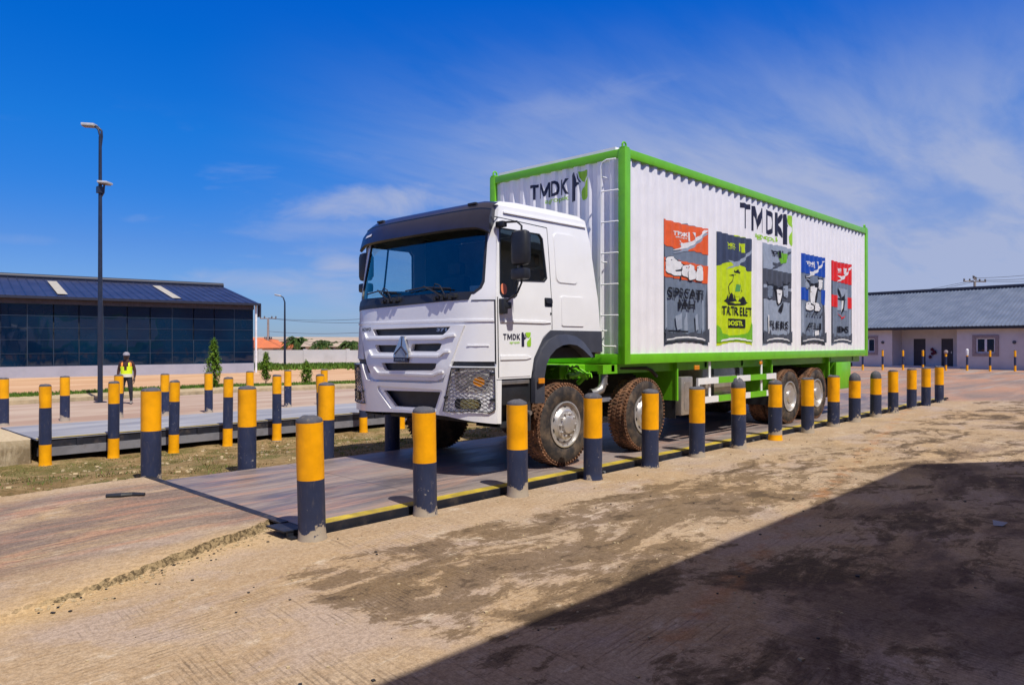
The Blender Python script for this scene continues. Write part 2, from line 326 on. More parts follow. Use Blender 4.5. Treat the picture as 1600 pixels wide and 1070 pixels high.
    m1 = b.noise(b.mp(o, (.28, 1.2, 1), (0, 0, 0), (2, 1, 0)), 1.4, 9, .7, .8); m2 = b.noise(b.mp(o, (.42, 1.8, 1), (0, 0, 0), (7, 2, 0)), 1.6, 9, .7, .8); m3 = b.noise(b.mp(o, (.7, 6, 1)), 3.5, 6, .7)
    c = b.mix(b.mr(m1, .36, .64), (.120, .102, .108), (.30, .24, .215)); c = b.mix(b.M('MULTIPLY', b.mr(m2, .47, .66), .75), c, (.44, .245, .165)); c = b.mix(b.M('MULTIPLY', b.mr(m3, .55, .75), .5), c, (.07, .055, .060))
    m4 = b.noise(b.mp(o, (.4, 9, 1)), 2.2, 7, .7, .3); c = b.mix(b.M('MULTIPLY', b.mr(m4, .44, .62), .45), c, (.10, .075, .085)); m5 = b.noise(b.mp(o, (.5, 7, 1), (0, 0, 0), (3, 3, 3)), 2.9, 7, .7, .3); c = b.mix(b.M('MULTIPLY', b.mr(m5, .54, .68), .5), c, (.46, .38, .34)); sx = b.M('PINGPONG', b.M('SUBTRACT', x, 5.2), 1.5); seam = b.mr(sx, .012, .004); c = b.mix(b.M('MULTIPLY', seam, .7), c, (.05, .04, .04)); edge = b.mr(y, 6.55, 6.15); c = b.mix(b.M('MULTIPLY', edge, .45), c, (.37, .31, .25))
    b.set(base=c, rough=b.mix(b.mr(m1, .3, .7), (.38, .38, .38), (.65, .65, .65)), spec=.5); b.set(normal=b.bump(m3, .25, .012)); M['deck'] = b.m
    b = NB('deck_grey'); o = b.pos(); m1 = b.noise(b.mp(o, (.3, 1.4, 1)), 1.2, 7, .6); c = b.mix(b.mr(m1, .35, .68), (.23, .235, .27), (.38, .38, .40)); b.set(base=c, rough=.6); M['deckgrey'] = b.m
    M['beam'] = plain('beam_navy', (.012, .014, .024), .55, 0, 0, .3, 5, dirt=((.16, .12, .09), 4, .5))
    M['beamgrey'] = plain('beam_grey', (.20, .20, .22), .55, 0, 0, .2, 3, dirt=((.10, .08, .07), 3, .6))
    M['edgeyellow'] = plain('edge_yellow', (.46, .34, .030), .6, 0, 0, .3, 5, dirt=((.26, .19, .12), 7, .8))
    # road, kerb, sand, verge
    b = NB('road_surface'); o = b.pos(); n = b.noise(b.mp(o, (.2, 1, 1)), .8, 7, .6, .3); n2 = b.noise(o, 20, 4, .7)
    c = b.mix(b.mr(n, .35, .65), (.36, .245, .19), (.47, .37, .295)); c = b.mix(b.M('MULTIPLY', b.mr(n2, .5, .8), .25), c, (.22, .17, .14)); b.set(base=c, rough=.9, spec=.2); b.set(normal=b.bump(n2, .3, .01)); M['road'] = b.m
    M['kerb'] = plain('kerb_concrete', (.46, .36, .22), .9, 0, 0, .18, 3, .3, .2, dirt=((.22, .17, .10), 2, .6))
    b = NB('sand_surface'); o = b.pos(); n = b.noise(b.mp(o, (.3, 1, 1)), .6, 7, .62, .4); n2 = b.noise(o, 9, 5, .7)
    c = b.mix(b.mr(n, .33, .67), (.47, .27, .15), (.60, .40, .25)); c = b.mix(b.M('MULTIPLY', b.mr(n2, .5, .8), .2), c, (.36, .22, .13)); b.set(base=c, rough=.95, spec=.1); M['sand'] = b.m
    b = NB('dry_soil'); o = b.pos(); n = b.noise(o, 1.3, 8, .66, .4); n2 = b.noise(o, 12, 7, .75); n4 = b.noise(o, 45, 4, .7)
    c = b.mix(b.mr(n, .36, .64), (.29, .19, .085), (.47, .33, .17)); c = b.mix(b.mr(n2, .46, .68), c, (.13, .095, .030)); c = b.mix(b.M('MULTIPLY', b.mr(b.noise(o, .9, 6, .6, .3), .46, .60), b.mr(n4, .38, .56)), c, (.115, .125, .032)); c = b.mix(b.M('MULTIPLY', b.mr(n4, .60, .72), .6), c, (.55, .46, .33))
    b.set(base=c, rough=.95, spec=.1); b.set(normal=b.bump(b.M('ADD', n2, n4), .9, .04)); M['soil'] = b.m
    b = NB('far_ground'); o = b.pos(); n = b.noise(o, .05, 5, .6); b.set(base=b.mix(b.mr(n, .4, .6), (.22, .15, .08), (.10, .12, .04)), rough=1, spec=.1); M['far'] = b.m
    b = NB('block_concrete'); o = b.pos(); z = b.sep(o)[2]; n = b.noise(b.mp(o, (1, 1, .35)), 2.6, 8, .68, .5); n2 = b.noise(o, 12, 5, .7)
    c = b.mix(b.mr(n2, .3, .7), (.44, .34, .21), (.56, .46, .31)); low = b.mr(z, -.24, -.50); c = b.mix(b.M('MULTIPLY', b.mr(n, .42, .60), b.M('MULTIPLY', low, .8)), c, (.15, .11, .06)); b.set(base=c, rough=.9, spec=.2); b.set(normal=b.bump(n2, .5, .02)); M['block'] = b.m
    # building surfaces
    M['plinth'] = plain('plinth_render', (.36, .36, .42), .8, 0, 0, .08, 1.2, 0, .3, dirt=((.28, .24, .22), 1.2, .35))
    M['mullion'] = plain('mullion', (.035, .06, .10), .4, .3)
    b = NB('blue_roof'); o = b.objco(); n = b.noise(o, .9, 5); b.set(base=b.mix(b.mr(n, .3, .7), (.022, .030, .070), (.036, .046, .098)), rough=.38, metal=.2); M['blueroof'] = b.m
    M['roofdark'] = plain('roof_trim', (.016, .020, .040), .5)
    M['fascia'] = plain('ribbed_fascia', (.060, .052, .070), .5, .2, 0, .2, 3)
    M['skylight'] = plain('skylight_sheet', (.44, .41, .34), .5)
    b = NB('grey_roof'); o = b.objco(); n = b.noise(o, 1.2, 6, .6); b.set(base=b.mix(b.mr(n, .3, .7), (.115, .150, .225), (.175, .215, .300)), rough=.45, metal=.2); M['greyroof'] = b.m
    M['wallpink'] = plain('pale_render', (.62, .57, .55), .85, 0, 0, .05, 1.5, 0, .3, dirt=((.42, .34, .28), 1.1, .3))
    M['surround'] = plain('window_surround', (.30, .24, .24), .85)
    M['door'] = plain('door_dark', (.032, .026, .034), .5)
    M['whiteframe'] = plain('window_frame', (.72, .72, .74), .4)
    M['soffit'] = plain('soffit', (.02, .022, .03), .7)
    M['whitewall'] = plain('boundary_render', (.60, .57, .56), .9, 0, 0, .06, .8, 0, .2, dirt=((.42, .38, .34), .7, .5))
    M['orangeroof'] = plain('orange_tiles', (.62, .17, .055), .7, 0, 0, .15, 2)
    M['tanroof'] = plain('tan_sheet', (.42, .33, .25), .7, 0, 0, .1, .8)
    M['shedwall'] = plain('shade_building_wall', (.35, .33, .34), .8)
    M['redbundle'] = plain('red_bundle', (.12, .012, .03), .7)
    def leaf(name, a, bb, sp=.25):
        b = NB(name); o = b.pos(); n = b.noise(o, 3.0, 3); n2 = b.noise(o, 23, 2)
        c = b.mix(b.mr(b.M('ADD', b.M('MULTIPLY', n, .6), b.M('MULTIPLY', n2, .4)), .38, .62), a, bb); b.set(base=c, rough=.55, spec=sp)
        tr = b.N.new('ShaderNodeBsdfTranslucent'); b.L.new(c, tr.inputs[0]); ms = b.N.new('ShaderNodeMixShader'); ms.inputs[0].default_value = .25
        b.L.new(b.p.outputs[0], ms.inputs[1]); b.L.new(tr.outputs[0], ms.inputs[2]); b.L.new(ms.outputs[0], b.out.inputs[0]); return b.m
    M['leaf'] = leaf('leaf_lime', (.07, .16, .015), (.22, .34, .03)); M['leafdark'] = leaf('leaf_dark', (.022, .060, .014), (.09, .15, .03))
    M['grass'] = leaf('grass_green', (.07, .14, .018), (.16, .27, .035)); M['drygrass'] = leaf('grass_dry', (.10, .085, .025), (.34, .25, .10))
    M['trunk'] = plain('bark', (.10, .07, .045), .9)
mk()
# painted colours of the sack banners
for nm, c in dict(p_orange=(.78, .12, .03), p_grey=(.17, .21, .29), p_greyl=(.30, .35, .45), p_navy=(.045, .06, .115), p_lime=(.52, .66, .01), p_blue=(.01, .07, .42), p_red=(.70, .02, .02), p_white=(.75, .75, .78), p_black=(.012, .014, .022), p_green=(.10, .33, .10), p_dgrey=(.07, .08, .11), p_cgreen=(.16, .44, .02)).items():
    M[nm] = plain(nm, c, .45, 0, .05, .10, 9)

# ------------------------------------------------------------ mesh helpers
WL = {}                                    # world origin of every object built
def obj(name, bm, mats, parent=None, origin=None, smooth=None, label=None):
    """link bm (in world coordinates) as ONE mesh object"""
    if isinstance(mats, str): mats = [mats]
    base = WL[parent.name] if parent else Vector((0, 0, 0))
    org = Vector(origin) if origin is not None else base.copy()
    bmesh.ops.remove_doubles(bm, verts=bm.verts, dist=1e-5)
    bm.normal_update()
    me = bpy.data.meshes.new(name); bm.to_mesh(me); bm.free()
    me.transform(Matrix.Translation(-org))
    for m in mats: me.materials.append(M[m])
    o = bpy.data.objects.new(name, me); COL.objects.link(o)
    if parent: o.parent = parent
    o.location = org - base; WL[o.name] = org
    if smooth:
        me.polygons.foreach_set('use_smooth', [True] * len(me.polygons))
        me.set_sharp_from_angle(angle=radians(smooth))
    if label: o['label'] = label
    return o
def tag(o, label, cat, group=None):
    o['label'] = label; o['category'] = cat
    if group: o['group'] = group
    return o
def thing(name, loc, label, cat, group=None):
    o = bpy.data.objects.new(name, None); COL.objects.link(o); o.location = loc; o.empty_display_size = .3; WL[o.name] = Vector(loc)
    return tag(o, label, cat, group)
def struct(o, kind='structure'): o['kind'] = kind; return o
def dup(root, loc, label, rotz=0, tilt=(0, 0)):
    r = root.copy(); COL.objects.link(r); r.location = loc; WL[r.name] = Vector(loc); r.rotation_euler = (tilt[0], tilt[1], rotz); r['label'] = label
    for ch in list(root.children):
        c = ch.copy(); COL.objects.link(c); c.parent = r
        for g in ch.children:
            d = g.copy(); COL.objects.link(d); d.parent = c
    return r
def nb(): return bmesh.new()
def setmat(faces, i):
    for f in faces: f.material_index = i
def box(bm, x0, x1, y0, y1, z0, z1, mi=0, bev=0, rot=None):
    r = bmesh.ops.create_cube(bm, size=1); vs = r['verts']
    bmesh.ops.scale(bm, vec=(abs(x1 - x0), abs(y1 - y0), abs(z1 - z0)), verts=vs)
    if bev:
        es = list({e for v in vs for e in v.link_edges})
        q = bmesh.ops.bevel(bm, geom=es, offset=bev, segments=2, affect='EDGES', profile=.6)
        vs = list({v for f in q['faces'] for v in f.verts} | {v for v in vs if v.is_valid})
        st = set(vs); stack = list(vs)
        while stack:
            v = stack.pop()
            for e in v.link_edges:
                w = e.other_vert(v)
                if w not in st: st.add(w); stack.append(w)
        vs = list(st)
    mt = Matrix.Translation(((x0 + x1) / 2, (y0 + y1) / 2, (z0 + z1) / 2))
    if rot is not None: mt = mt @ rot.to_4x4()
    bmesh.ops.transform(bm, matrix=mt, verts=vs)
    setmat({f for v in vs for f in v.link_faces}, mi); return vs
def obox(bm, c, ax, sx, sy, sz, mi=0, bev=0):
    """box centred at c, its x axis turned by angle ax about Z"""
    vs = box(bm, -sx / 2, sx / 2, -sy / 2, sy / 2, -sz / 2, sz / 2, mi, bev)
    bmesh.ops.transform(bm, matrix=Matrix.Translation(c) @ Matrix.Rotation(ax, 4, 'Z'), verts=vs); return vs
def frame_of(d):
    d = d.normalized(); u = d.cross(Vector((0, 0, 1)))
    if u.length < 1e-3: u = d.cross(Vector((0, 1, 0)))
    u.normalize(); return u, u.cross(d).normalized()
def tube(bm, pts, r, seg=8, mi=0, cap=True):
    pts = [Vector(p) for p in pts]; rs = r if isinstance(r, (list, tuple)) else [r] * len(pts)
    rings = []; pu = None
    for i, p in enumerate(pts):
        d = (pts[min(i + 1, len(pts) - 1)] - pts[max(i - 1, 0)])
        u, v = frame_of(d)
        if pu is not None:
            w = d.normalized(); u = (pu - w * pu.dot(w)).normalized(); v = u.cross(w).normalized()
        pu = u
        rings.append([bm.verts.new(p + (u * cos(2 * pi * k / seg) + v * sin(2 * pi * k / seg)) * rs[i]) for k in range(seg)])
    fs = []
    for a, b in zip(rings, rings[1:]):
        for k in range(seg): fs.append(bm.faces.new((a[k], a[(k + 1) % seg], b[(k + 1) % seg], b[k])))
    if cap: fs.append(bm.faces.new(rings[0][::-1])); fs.append(bm.faces.new(rings[-1]))
    setmat(fs, mi); return rings
def lathe(bm, prof, c, axis='Z', seg=32, mi=0, close=False):
    """prof: (radius, offset along axis[, material])"""
    c = Vector(c); rings = []
    for pr in prof:
        r, h = pr[0], pr[1]; ring = []
        for k in range(seg):
            a = 2 * pi * k / seg
            if axis == 'Z': q = Vector((r * cos(a), r * sin(a), h))
            elif axis == 'Y': q = Vector((r * cos(a), h, r * sin(a)))
            else: q = Vector((h, r * cos(a), r * sin(a)))
            ring.append(bm.verts.new(c + q))
        rings.append(ring)
    for i, (a, b) in enumerate(zip(rings, rings[1:])):
        m = prof[i][2] if len(prof[i]) > 2 else mi
        for k in range(seg):
            f = bm.faces.new((a[k], a[(k + 1) % seg], b[(k + 1) % seg], b[k])); f.material_index = m
    if prof[0][0] > 1e-4: bm.faces.new(rings[0][::-1]).material_index = prof[0][2] if len(prof[0]) > 2 else mi
    if prof[-1][0] > 1e-4: bm.faces.new(rings[-1]).material_index = prof[-1][2] if len(prof[-1]) > 2 else mi
def flat_bm(loops):
    """flat triangulated mesh from a polygon with holes"""
    bm = bmesh.new(); es = []
    for lp in loops:
        q = []
        for p in lp:
            if not q or (abs(p[0] - q[-1][0]) + abs(p[1] - q[-1][1])) > 1e-6: q.append(p)
        if abs(q[0][0] - q[-1][0]) + abs(q[0][1] - q[-1][1]) < 1e-6: q.pop()
        vs = [bm.verts.new((a, b, 0)) for a, b in q]
        es += [bm.edges.new((vs[i], vs[(i + 1) % len(vs)])) for i in range(len(vs))]
    if len(loops) == 1: bm.faces.new(vs).normal_update(); bmesh.ops.triangulate(bm, faces=bm.faces[:], ngon_method='EAR_CLIP')
    else: bmesh.ops.triangle_fill(bm, use_beauty=False, use_dissolve=False, edges=es)
    return bm
def cut(bm, ca, cb):
    for axis, cs in ((0, ca), (1, cb)):
        for c in cs:
            no = (1, 0, 0) if axis == 0 else (0, 1, 0); co = (c, 0, 0) if axis == 0 else (0, c, 0)
            bmesh.ops.bisect_plane(bm, geom=bm.verts[:] + bm.edges[:] + bm.faces[:], plane_co=co, plane_no=no, dist=1e-6)
def lay(dst, src, fn, o1, o0=None, mi=0):
    """map flat mesh src through fn(a,b,off) into dst; with o0 it becomes a solid slab"""
    bmesh.ops.remove_doubles(src, verts=src.verts, dist=1e-6)
    src.normal_update()
    top = {}; bot = {}
    for v in src.verts:
        top[v] = dst.verts.new(fn(v.co.x, v.co.y, o1))
        if o0 is not None: bot[v] = dst.verts.new(fn(v.co.x, v.co.y, o0))
    for f in src.faces:
        vs = [l.vert for l in f.loops]
        if f.normal.z < 0: vs = vs[::-1]
        try: dst.faces.new([top[v] for v in vs]).material_index = mi
        except ValueError: continue
        if o0 is not None: dst.faces.new([bot[v] for v in vs][::-1]).material_index = mi
    if o0 is not None:
        for e in src.edges:
            if len(e.link_faces) == 1:
                a, b = e.verts
                try: dst.faces.new((top[a], top[b], bot[b], bot[a])).material_index = mi
                except ValueError: pass
    src.free()
def fixn(bm): bmesh.ops.recalc_face_normals(bm, faces=bm.faces[:])
def rng(a, b, st):
    n = max(1, int(round((b - a) / st))); return [a + (b - a) * i / n for i in range(1, n)]
def patch(dst, loops, fn, o1, o0=None, st=None, mi=0, ca=None, cb=None):
    if not isinstance(loops[0][0], (list, tuple)): loops = [loops]
    bm = flat_bm(loops); A = [p[0] for p in loops[0]]; B = [p[1] for p in loops[0]]
    if st: ca = rng(min(A), max(A), st) if ca is None else ca; cb = rng(min(B), max(B), st * 1.6) if cb is None else cb
    cut(bm, ca or [], cb or []); lay(dst, bm, fn, o1, o0, mi)
def text_flat(s, x0, x1, z0, z1, bold=.02, shear=0):
    cu = bpy.data.curves.new('t', 'FONT'); cu.body = s; cu.size = 1; cu.offset = bold; cu.resolution_u = 3; cu.shear = shear
    o = bpy.data.objects.new('t', cu); COL.objects.link(o); dg = bpy.context.evaluated_depsgraph_get(); dg.update()
    me = bpy.data.meshes.new_from_object(o.evaluated_get(dg)); bpy.data.objects.remove(o); bpy.data.curves.remove(cu)
    bm = bmesh.new(); bm.from_mesh(me); bpy.data.meshes.remove(me)
    xs = [v.co.x for v in bm.verts]; ys = [v.co.y for v in bm.verts]
    ax, bx, ay, by = min(xs), max(xs), min(ys), max(ys)
    for v in bm.verts:
        v.co.x = x0 + (v.co.x - ax) / (bx - ax) * (x1 - x0); v.co.y = z0 + (v.co.y - ay) / (by - ay) * (z1 - z0); v.co.z = 0
    bmesh.ops.recalc_face_normals(bm, faces=bm.faces[:])
    for f in bm.faces:
        f.normal_update()
        if f.normal.z < 0: f.normal_flip()
    return bm
def text(dst, s, x0, x1, z0, z1, fn, off, mi=0, bold=.02, ca=None, cb=None, shear=0):
    bm = text_flat(s, x0, x1, z0, z1, bold, shear); cut(bm, ca or [], cb or []); lay(dst, bm, fn, off, None, mi)
def rrect(x0, x1, z0, z1, r, n=4):
    P = []
    for cx, cz, a0 in ((x1 - r, z1 - r, 0), (x0 + r, z1 - r, 90), (x0 + r, z0 + r, 180), (x1 - r, z0 + r, 270)):
        for k in range(n + 1):
            a = radians(a0 + 90 * k / n); P.append((cx + r * cos(a), cz + r * sin(a)))
    return P
def ell(cx, cz, a, b, n=20, jit=0, seed=1):
    R = random.Random(seed); return [(cx + a * cos(2 * pi * k / n) * (1 + R.uniform(-jit, jit)), cz + b * sin(2 * pi * k / n) * (1 + R.uniform(-jit, jit))) for k in range(n)]

# ------------------------------------------------------------ THE LORRY
TR = thing('box_truck', (6.2, 7.8, .07), 'white cab-over lorry with a green framed corrugated cargo box, standing on the weighbridge', 'truck')
def lerp(z, t):
    if z <= t[0][0]: return t[0][1]
    for (a, b), (e, g_) in zip(t, t[1:]):
        if z <= e: return b + (g_ - b) * (z - a) / (e - a)
    return t[-1][1]
YC = 7.815; HWD = 1.465
TW = [(1.2, 1.465), (2.3, 1.445), (3.2, 1.37), (3.5, 1.33)]
TC = [(.7, 6.08), (1.45, 6.05), (2.3, 6.13), (3.2, 6.36), (3.5, 6.46)]
TS = [(.7, 6.38), (1.45, 6.37), (2.3, 6.37), (3.2, 6.47), (3.5, 6.54)]
def F0(a, z):
    u = a / HWD; w = lerp(z, TW)
    return Vector((lerp(z, TC) + (lerp(z, TS) - lerp(z, TC)) * abs(u) ** 5, YC - a * w / HWD, z))
# a runs from the far side (-) to the camera side (+)
def F(a, z, off=0):
    a = max(-HWD, min(HWD, a))
    p = F0(a, z); e = .01
    t1 = F0(min(a + e, HWD), z) - F0(max(a - e, -HWD), z); t2 = F0(a, z + e) - F0(a, z - e)
    n = t1.cross(t2).normalized()
    if n.x > 0: n = -n
    return p + n * off
def S(sg):
    """cab flank: sg=-1 camera side, +1 far side; a = X"""
    def fn(a, z, off=0): return Vector((a, YC + sg * (lerp(z, TW) + off), z))
    return fn
SN, SF = S(-1), S(1)
def mir(fn_poly): return fn_poly
# --- cab shell
sh = nb()
glass_o = [(-1.03, 2.37), (-1.10, 2.50), (-1.19, 3.22), (1.34, 3.26), (1.34, 2.52), (1.30, 2.43), (1.18, 2.37)]
glass_o = [(-1.22, 2.37), (-1.31, 2.44), (-1.34, 2.52), (-1.34, 3.26), (1.34, 3.26), (1.34, 2.52), (1.31, 2.44), (1.22, 2.37)]
patch(sh, [[(-HWD, 1.96), (HWD, 1.96), (HWD, 3.5), (-HWD, 3.5)], glass_o[::-1]], F, 0, -.03, .09)
win = [(6.50, 3.21), (7.26, 3.21), (7.32, 3.15), (7.36, 2.62), (7.30, 2.57), (6.80, 2.55), (6.75, 2.36), (6.70, 2.33), (6.48, 2.33), (6.44, 2.38)]
door = [(6.415, 1.335), (6.985, 1.335), (7.06, 1.58), (7.24, 1.84), (7.40, 1.935), (7.42, 2.0), (7.42, 3.30), (6.53, 3.33), (6.46, 3.2), (6.415, 2.32)]
def flank(fn):
    outer = [(6.37, 1.31), (7.0, 1.31), (7.06, 1.56), (7.24, 1.82), (7.38, 1.92), (8.50, 1.92), (8.46, 2.4), (8.36, 3.2), (8.30, 3.5), (6.54, 3.5), (6.47, 3.2), (6.37, 2.3)]
    patch(sh, [outer, door[::-1]], fn, 0, -.03, .14)
flank(SN); flank(SF)
# roof, with rolled edges and front brow
rows = []
for X, zt in ((6.50, 3.50), (6.62, 3.575), (6.9, 3.60), (7.6, 3.60), (8.2, 3.585), (8.28, 3.55), (8.30, 3.50)):
    w = 1.33; k = (zt - 3.5)
    prof = [(-w, 3.5), (-w + .015, 3.5 + k * .45), (-w + .06, 3.5 + k * .85), (-w + .16, zt), (0, zt + .02)]
    prof = prof + [(-a, b) for a, b in prof[-2::-1]]
    rows.append([sh.verts.new((X, YC + a, b)) for a, b in prof])
for a, b in zip(rows, rows[1:]):
    for k in range(len(a) - 1): sh.faces.new((a[k], b[k], b[k + 1], a[k + 1]))
# rear wall
for (xa, za), (xb, zb) in (((8.50, 1.60), (8.50, 1.92)), ((8.50, 1.92), (8.46, 2.4)), ((8.46, 2.4), (8.36, 3.2)), ((8.36, 3.2), (8.30, 3.52))):
    sh.faces.new([sh.verts.new((x, YC + s * lerp(z, TW), z)) for x, z, s in ((xa, za, -1), (xa, za, 1), (xb, zb, 1), (xb, zb, -1))])
fixn(sh)
# gutter line and pressed recesses
cab = obj('cab_body', sh, 'white', TR, smooth=38)
for fn in (SN, SF):
    g = nb(); patch(g, [(6.60, 3.405), (8.28, 3.405), (8.28, 3.425), (6.60, 3.425)], fn, .022, 0); obj('gutter', g, 'white', cab, smooth=30)
g = nb(); patch(g, [(-1.45, 2.025), (-.0, 2.025), (1.45, 2.025), (1.45, 2.05), (-1.45, 2.05)], F, .012, 0, .08); obj('crease', g, 'white', cab, smooth=30)
# storage panels behind the door: pressed outlines
for r in (rrect(7.54, 8.03, 2.57, 3.27, .09), rrect(7.62, 8.12, 1.985, 2.40, .03)):
    cx = sum(p[0] for p in r) / len(r); cz = sum(p[1] for p in r) / len(r)
    inn = [(cx + (x - cx) * .955, cz + (z - cz) * .965) for x, z in r]
    for fn in (SN, SF): g = nb(); patch(g, r, fn, .004, .0); patch(g, inn, fn, .011, 0.004); obj('locker_panel', g, 'white', cab, smooth=30)
for fn in (SN, SF):
    for l in ([(7.425, 1.94), (7.435, 1.94), (7.435, 3.31), (7.425, 3.31)], [(6.395, 1.33), (6.408, 1.33), (6.408, 2.33), (6.395, 2.33)], [(6.45, 3.335), (7.43, 3.305), (7.43, 3.315), (6.45, 3.345)]):
        g = nb(); patch(g, l, fn, .0035, -.01, .2); obj('panel_gap', g, 'black', cab)
for sgn in (-1, 1):
    l = [(1.19, 2.285), (1.462, 2.285), (1.462, 2.295), (1.19, 2.295)]
    g = nb(); patch(g, [(a * sgn, z) for a, z in l], F, .0045, -.01, .08); obj('panel_gap', g, 'black', cab)
    l = [(1.452, 1.5), (1.465, 1.5), (1.465, 2.29), (1.452, 2.29)]; g = nb(); patch(g, [(a * sgn, z) for a, z in l], F, .0055, -.01, .2); obj('panel_gap', g, 'black', cab)
# --- doors
for fn, lab, sg in ((SN, None, -1), (SF, None, 1)):
    g = nb(); patch(g, [door, win[::-1]], fn, .006, -.03, .13); 
    patch(g, [(6.44, 2.018), (7.25, 2.018), (7.40, 2.03), (7.25, 2.045), (6.44, 2.045)], fn, .020, .005, .2)
    patch(g, [(6.43, 1.55), (6.9, 1.55), (7.0, 1.57), (6.9, 1.60), (6.43, 1.60)], fn, .018, .005, .2)
    fixn(g); d = obj('door', g, 'white', TR, smooth=30)
    g = nb(); patch(g, win, fn, -.004, None, .3); obj('window', g, 'glass', d)
    g = nb(); cx, cz = 6.9, 2.86
    inn = [(cx + (x - cx) * .955, cz + (z - cz) * .965) for x, z in win]
    patch(g, [win, inn[::-1]], fn, .012, -.006); patch(g, [(6.775, 2.5), (6.805, 2.5), (6.85, 3.2), (6.82, 3.2)], fn, .004, -.004)
    fixn(g); obj('window_seal', g, 'black', d)
    g = nb(); patch(g, rrect(7.28, 7.44, 2.24, 2.36, .02), fn, .008, .004); patch(g, rrect(7.30, 7.42, 2.285, 2.345, .015), fn, .03, .008)
    patch(g, ell(7.40, 2.15, .012, .018, 10), fn, .012, .004); fixn(g); obj('handle', g, 'black', d)
    if sg < 0:
        g = nb(); patch(g, ell(6.525, 2.435, .055, .07, 20), fn, .004, -.003); obj('sticker', g, 'orangedot', d)
# heavy sans capitals of the TMDK lettering, drawn as polygons in a unit box
CAPS = {'T': [[(0, 1), (1, 1), (1, .80), (.62, .80), (.62, 0), (.38, 0), (.38, .80), (0, .80)]],
        'M': [[(0, 0), (0, 1), (.23, 1), (.50, .42), (.77, 1), (1, 1), (1, 0), (.81, 0), (.81, .62), (.57, .10), (.43, .10), (.19, .62), (.19, 0)]],
        'D': [[(0, 0), (0, 1), (.50, 1), (.78, .92), (.95, .72), (1, .5), (.95, .28), (.78, .08), (.50, 0)], [(.25, .19), (.46, .19), (.66, .27), (.75, .5), (.66, .73), (.46, .81), (.25, .81)]],
        'K': [[(0, 0), (0, 1), (.26, 1), (.26, .60), (.66, 1), (1, 1), (.52, .54), (1, 0), (.68, 0), (.34, .40), (.26, .31), (.26, 0)]]}
def caps(dst, spans, z0, z1, fn, off, mi=0, ca=None):
    for ch_, x0, x1 in spans:
        patch(dst, [[(x0 + a * (x1 - x0), z0 + b * (z1 - z0)) for a, b in lp] for lp in CAPS[ch_]], fn, off, None, None, mi, ca or [])
def tmdk(x0, x1):
    w = x1 - x0; return [('T', x0, x0 + w * .20), ('M', x0 + w * .245, x0 + w * .52), ('D', x0 + w * .565, x0 + w * .77), ('K', x0 + w * .81, x0 + w * 1.02)]
# logo drawn in flat coordinates
def logo_mark(dst, x0, x1, z0, z1, fn, off, ca, navy, green, white, cbs=None):
    W_, H_ = x1 - x0, z1 - z0
    q = lambda P: [(x0 + a * W_, z0 + b * H_) for a, b in P]
    left = [(0, .02), (.27, .02), (.28, .48), (.36, .52), (.46, .57), (.44, .63), (.34, .64), (.32, .74), (.22, .90), (.20, .98), (.04, .98), (.0, .9)]
    top = [(.42, .98), (.98, .98), (.97, .80), (.86, .66), (.72, .61), (.58, .66), (.46, .80)]
    low = [(.58, .10), (.64, .02), (.92, .02), (1.0, .10), (1.0, .74), (.92, .64), (.84, .56), (.80, .50), (.62, .40), (.56, .30)]
    ear = [(.34, .92), (.38, .92), (.44, .74), (.54, .62), (.48, .62), (.38, .76)]
    for P, mi in ((left, navy), (top, green), (low, green), (ear, navy)): patch(dst, q(P), fn, off, None, None, mi, ca, cbs)
# door lettering
g = nb()
caps(g, tmdk(6.485, 6.79), 1.80, 1.875, SN, .010); logo_mark(g, 6.82, 7.0, 1.71, 1.90, SN, .010, [], 0, 1, 2)
text(g, 'agropak', 6.60, 6.79, 1.745, 1.785, SN, .010, 1, .01)
obj('door_lettering', g, ['navy', 'limetext', 'white'], TR)
# --- windscreen
g = nb(); patch(g, glass_o, F, -.012, None, .1); ws = obj('windscreen', g, 'glass', TR, smooth=30)
g = nb(); inn = [(a * .975, 2.815 + (z - 2.815) * .96) for a, z in glass_o]; patch(g, [glass_o, inn[::-1]], F, .004, -.012, .1); fixn(g); obj('windscreen_seal', g, 'black', ws)
g = nb(); patch(g, [(-1.42, 2.235), (1.15, 2.30), (1.20, 2.40), (-1.20, 2.40), (-1.36, 2.36), (-1.42, 2.30)], F, .008, -.01, .1); fixn(g); obj('scuttle_strip', g, 'black', TR)
# wipers
for a0, a1, zz in ((-.38, -1.0, 2.36), (.75, -.05, 2.36)):
    g = nb()
    P = [F(a0 - .0, 2.34, .05), F(a0 - .12, 2.40, .06), F((a0 + a1) / 2, 2.49, .05)]; tube(g, P, .011, 6)
    tube(g, [F(a1, 2.455, .03), F((a0 + a1) / 2, 2.485, .035), F(a0 + .12, 2.445, .03)], .010, 6)
    for k in range(6): 
        aa = a0 - .14 + .07 * k; box(g, *(lambda p: (p.x - .035, p.x + .02, p.y - .022, p.y + .022, p.z - .03, p.z + .02))(F(aa, 2.335 + (k % 2) * .02, .02)), bev=.006)
    tube(g, [F(a0 + .05, 2.36, .05), F(a0 - .02, 2.47, .09), F(a0 - .12, 2.50, .09), F(a0 - .20, 2.42, .05)], .007, 6)
    obj('wiper', g, 'black', TR)
